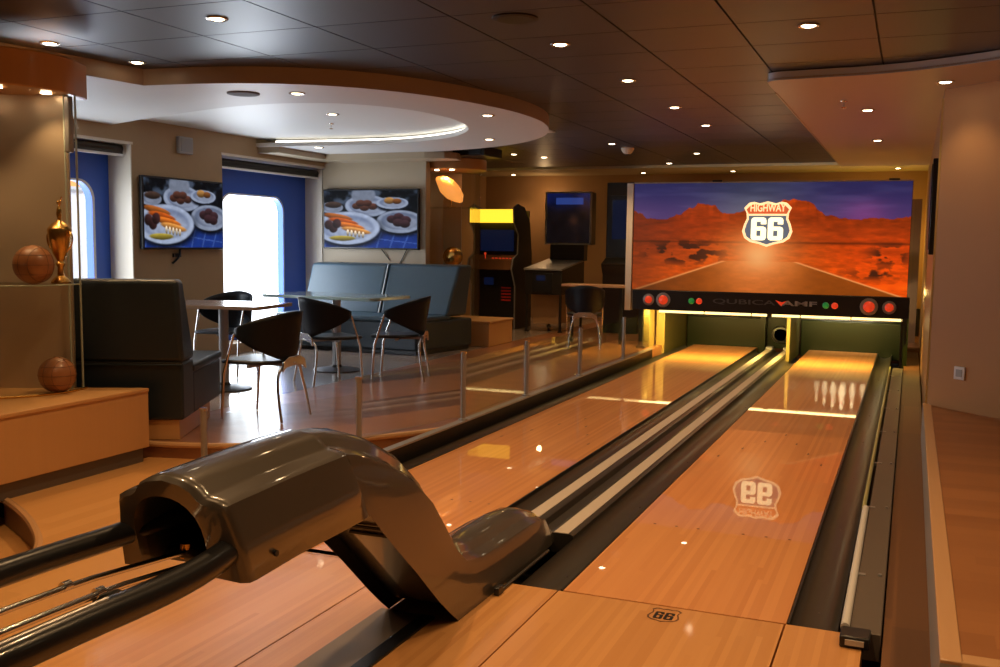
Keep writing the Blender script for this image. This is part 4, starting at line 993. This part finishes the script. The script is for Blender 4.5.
# ------------------------------------------------------------------ ceiling fittings
dl0 = None
def downlight(x, y, z, lab, e=16, size=1.9):
    global dl0
    if dl0 is None:
        dl0 = thing('downlight', lab, 'ceiling light', (0, 0, 0), 0, 'recessed downlights')
        MB().lathe([(.062, 0), (.064, -.004), (.058, -.009), (.042, -.006), (.040, .0)], n=24).build('ring', m_ring, dl0)
        MB().lathe([(.041, -.004), (.030, -.010), (.0001, -.013)], n=20).build('bulb', m_bulb, dl0)
        t = dl0; t.location = (x, y, z)
    else:
        t = dup(dl0, (x, y, z), 0, lab)
    l = bpy.data.lights.new('downlight_beam', 'SPOT'); l.energy = e; l.color = WARM; l.spot_size = size; l.spot_blend = .8; l.shadow_soft_size = .035
    o = bpy.data.objects.new('downlight_beam', l); C.objects.link(o); o.location = (x, y, z - .03)
    return t
E1 = 60
for x, y, lab in ((-.61, 6.07, 'lit downlight in the brown ceiling just before the right soffit edge'), (-2.12, 6.14, 'lit downlight in the dark ceiling, nearest of the row over the lanes'), (-2.08, 7.62, 'lit downlight in the dark ceiling, second of the row over the lanes'),
                  (-2.07, 9.21, 'lit downlight in the dark ceiling, third of the row over the lanes'), (-2.06, 10.66, 'lit downlight in the dark ceiling, fourth of the row over the lanes'), (-2.78, 13.81, 'lit downlight in the dark ceiling, close before the left half of the picture board'),
                  (-3.53, 12.27, 'lit downlight in the dark ceiling beside the round smoke detector'), (-5.02, 13.91, 'lit downlight in the dark ceiling above the pinball machine'), (-3.51, 15.37, 'lit downlight at the pale ceiling edge left of the picture board'),
                  (-3.73, 4.82, 'large lit downlight at the top of the view in slate ceiling panels'), (-5.24, 5.06, 'lit downlight in the slate ceiling above the glass display case'), (-5.19, 5.80, 'lit downlight in the slate ceiling by the kink of the soffit')):
    downlight(x, y, 2.72, lab, E1)
for x, y, lab in ((-2.81, 17.0, 'lit downlight in the rear ceiling above the middle of the picture board'), (-4.35, 17.1, 'lit downlight in the rear ceiling above the left end of the picture board'), (-6.75, 17.1, 'lit downlight in the rear ceiling washing the wall behind the arcade cabinet'), (-5.75, 15.9, 'lit downlight in the rear ceiling before the pinball backbox'), (-.27, 16.9, 'lit downlight in the rear ceiling above the right end of the picture board')):
    downlight(x, y, 2.705, lab, 22)
downlight(-5.27, 13.35, 2.72, 'lit downlight in the dark ceiling right of the round glass case', 22)
for x, y, z, lab in ((-4.46, 6.72, SZ, 'lit downlight in the pale soffit right of the oval ceiling speaker'), (-5.44, 7.0, 2.70, 'lit downlight inside the oval recess near its front'), (-5.3, 8.6, 2.70, 'lit downlight in the middle of the oval recess'),
                     (-3.56, 8.37, SZ, 'lit downlight on the soffit tip, front of two'), (-4.35, 10.28, SZ, 'lit downlight on the soffit tip, rear of two'), (-6.74, 10.62, SZ, 'lit downlight under the beam above the far television corner')):
    downlight(x, y, z, lab, 10)
for x, y, lab in ((.15, 7.6, 'lit downlight in the right soffit by the pale wall top'), (-.40, 8.95, 'lit downlight in the middle of the right soffit'), (-.40, 11.45, 'lit downlight at the far part of the right soffit')):
    downlight(x * 1.053, y * 1.053, 2.66, lab, 7 if x > 0 else 30)
for x, y in ((-.6, 4.55), (-2.1, 4.6), (-.6, 3.0), (-2.1, 3.05), (-.6, 1.4), (-2.1, 1.4), (-3.7, 3.2), (-3.7, 1.6), (1.2, 4.2), (1.2, 2.2), (-.6, -.5), (-2.1, -.5)):  # out of frame, added to light the foreground
    downlight(x, y, 2.72, 'unseen downlight added in the ceiling behind the view to light the approach', E1)
def disc(nm, lab, cat, x, y, z, r, mat, prof):
    t = thing(nm, lab, cat, (x, y, z))
    MB().lathe([(a * r, b) for a, b in prof], (x, y, z), 28).build('cover', mat, t)
    return t
sd = disc('smoke_detector', 'round pale smoke detector on the dark ceiling', 'smoke detector', -3.50, 12.9, 2.72, .085, m_cream, [(1, 0), (1, -.02), (.8, -.05), (.5, -.075), (.0001, -.08)])
MB().lathe([(.02, -.08), (.018, -.088), (.0001, -.09)], (-3.50, 12.9, 2.72), 12).build('sensor', m_dark, sd)
s1 = disc('ceiling_speaker', 'dark oval ceiling speaker in the dark panels at the top', 'speaker', -2.12, 5.36, 2.72, .13, m_dark, [(1, 0), (1, -.008), (.9, -.012), (.0001, -.012)])
MB().lathe([(.105, -.0125), (.0001, -.0135)], (-2.12, 5.36, 2.72), 24).build('grille', m_black, s1)
m_grille = plain('speaker grey', (.16, .16, .16), .7, spec=.1)
s2 = disc('ceiling_speaker', 'grey round ceiling speaker in the pale soffit', 'speaker', -4.87, 6.60, SZ, .125, m_grille, [(1, 0), (1, -.008), (.9, -.012), (.0001, -.012)])
MB().lathe([(.105, -.0125), (.0001, -.0135)], (-4.87, 6.60, SZ), 24).build('grille', m_grille, s2)
def sprink(x, y, z, lab):
    t = thing('sprinkler', lab, 'sprinkler', (x, y, z))
    MB().lathe([(.03, 0), (.028, -.006), (.008, -.01), (.007, -.05)], (x, y, z), 14).build('pipe', m_chrome, t)
    MB().lathe([(.0001, -.05), (.02, -.052), (.02, -.055), (.0001, -.058)], (x, y, z), 14).build('deflector', m_gold, t)
sprink(-.58, 8.8, 2.66, 'small sprinkler head hanging from the right soffit')
sprink(-5.75, 9.3, 2.70, 'small sprinkler head hanging in the oval recess')
vb = thing('ceiling_vent', 'dark wedge-shaped vent box behind the soffit tip', 'vent', (-5.35, 12.2, 2.6))
MB().box(-5.55, -5.1, 11.9, 12.5, 2.58, 2.70).build('box', m_dark, vb, bevel=.01)
MB().box(-5.5, -5.15, 11.885, 11.90, 2.60, 2.68).build('grille', m_black, vb)
# point lamps without fittings, added to wash rear wall and lane end warm
for x, y, z, e, col in ((.06, 14.2, .9, 4, (1, .72, .2)), (-.5, 16.9, 1.5, 26, (1, .66, .10)), (-6.2, 17.2, 2.3, 5, WARM)):
    d = bpy.data.lights.new('added_wall_wash', 'POINT'); d.energy = e; d.color = col; d.shadow_soft_size = .05
    o = bpy.data.objects.new('added_wall_wash', d); C.objects.link(o); o.location = (x, y, z)
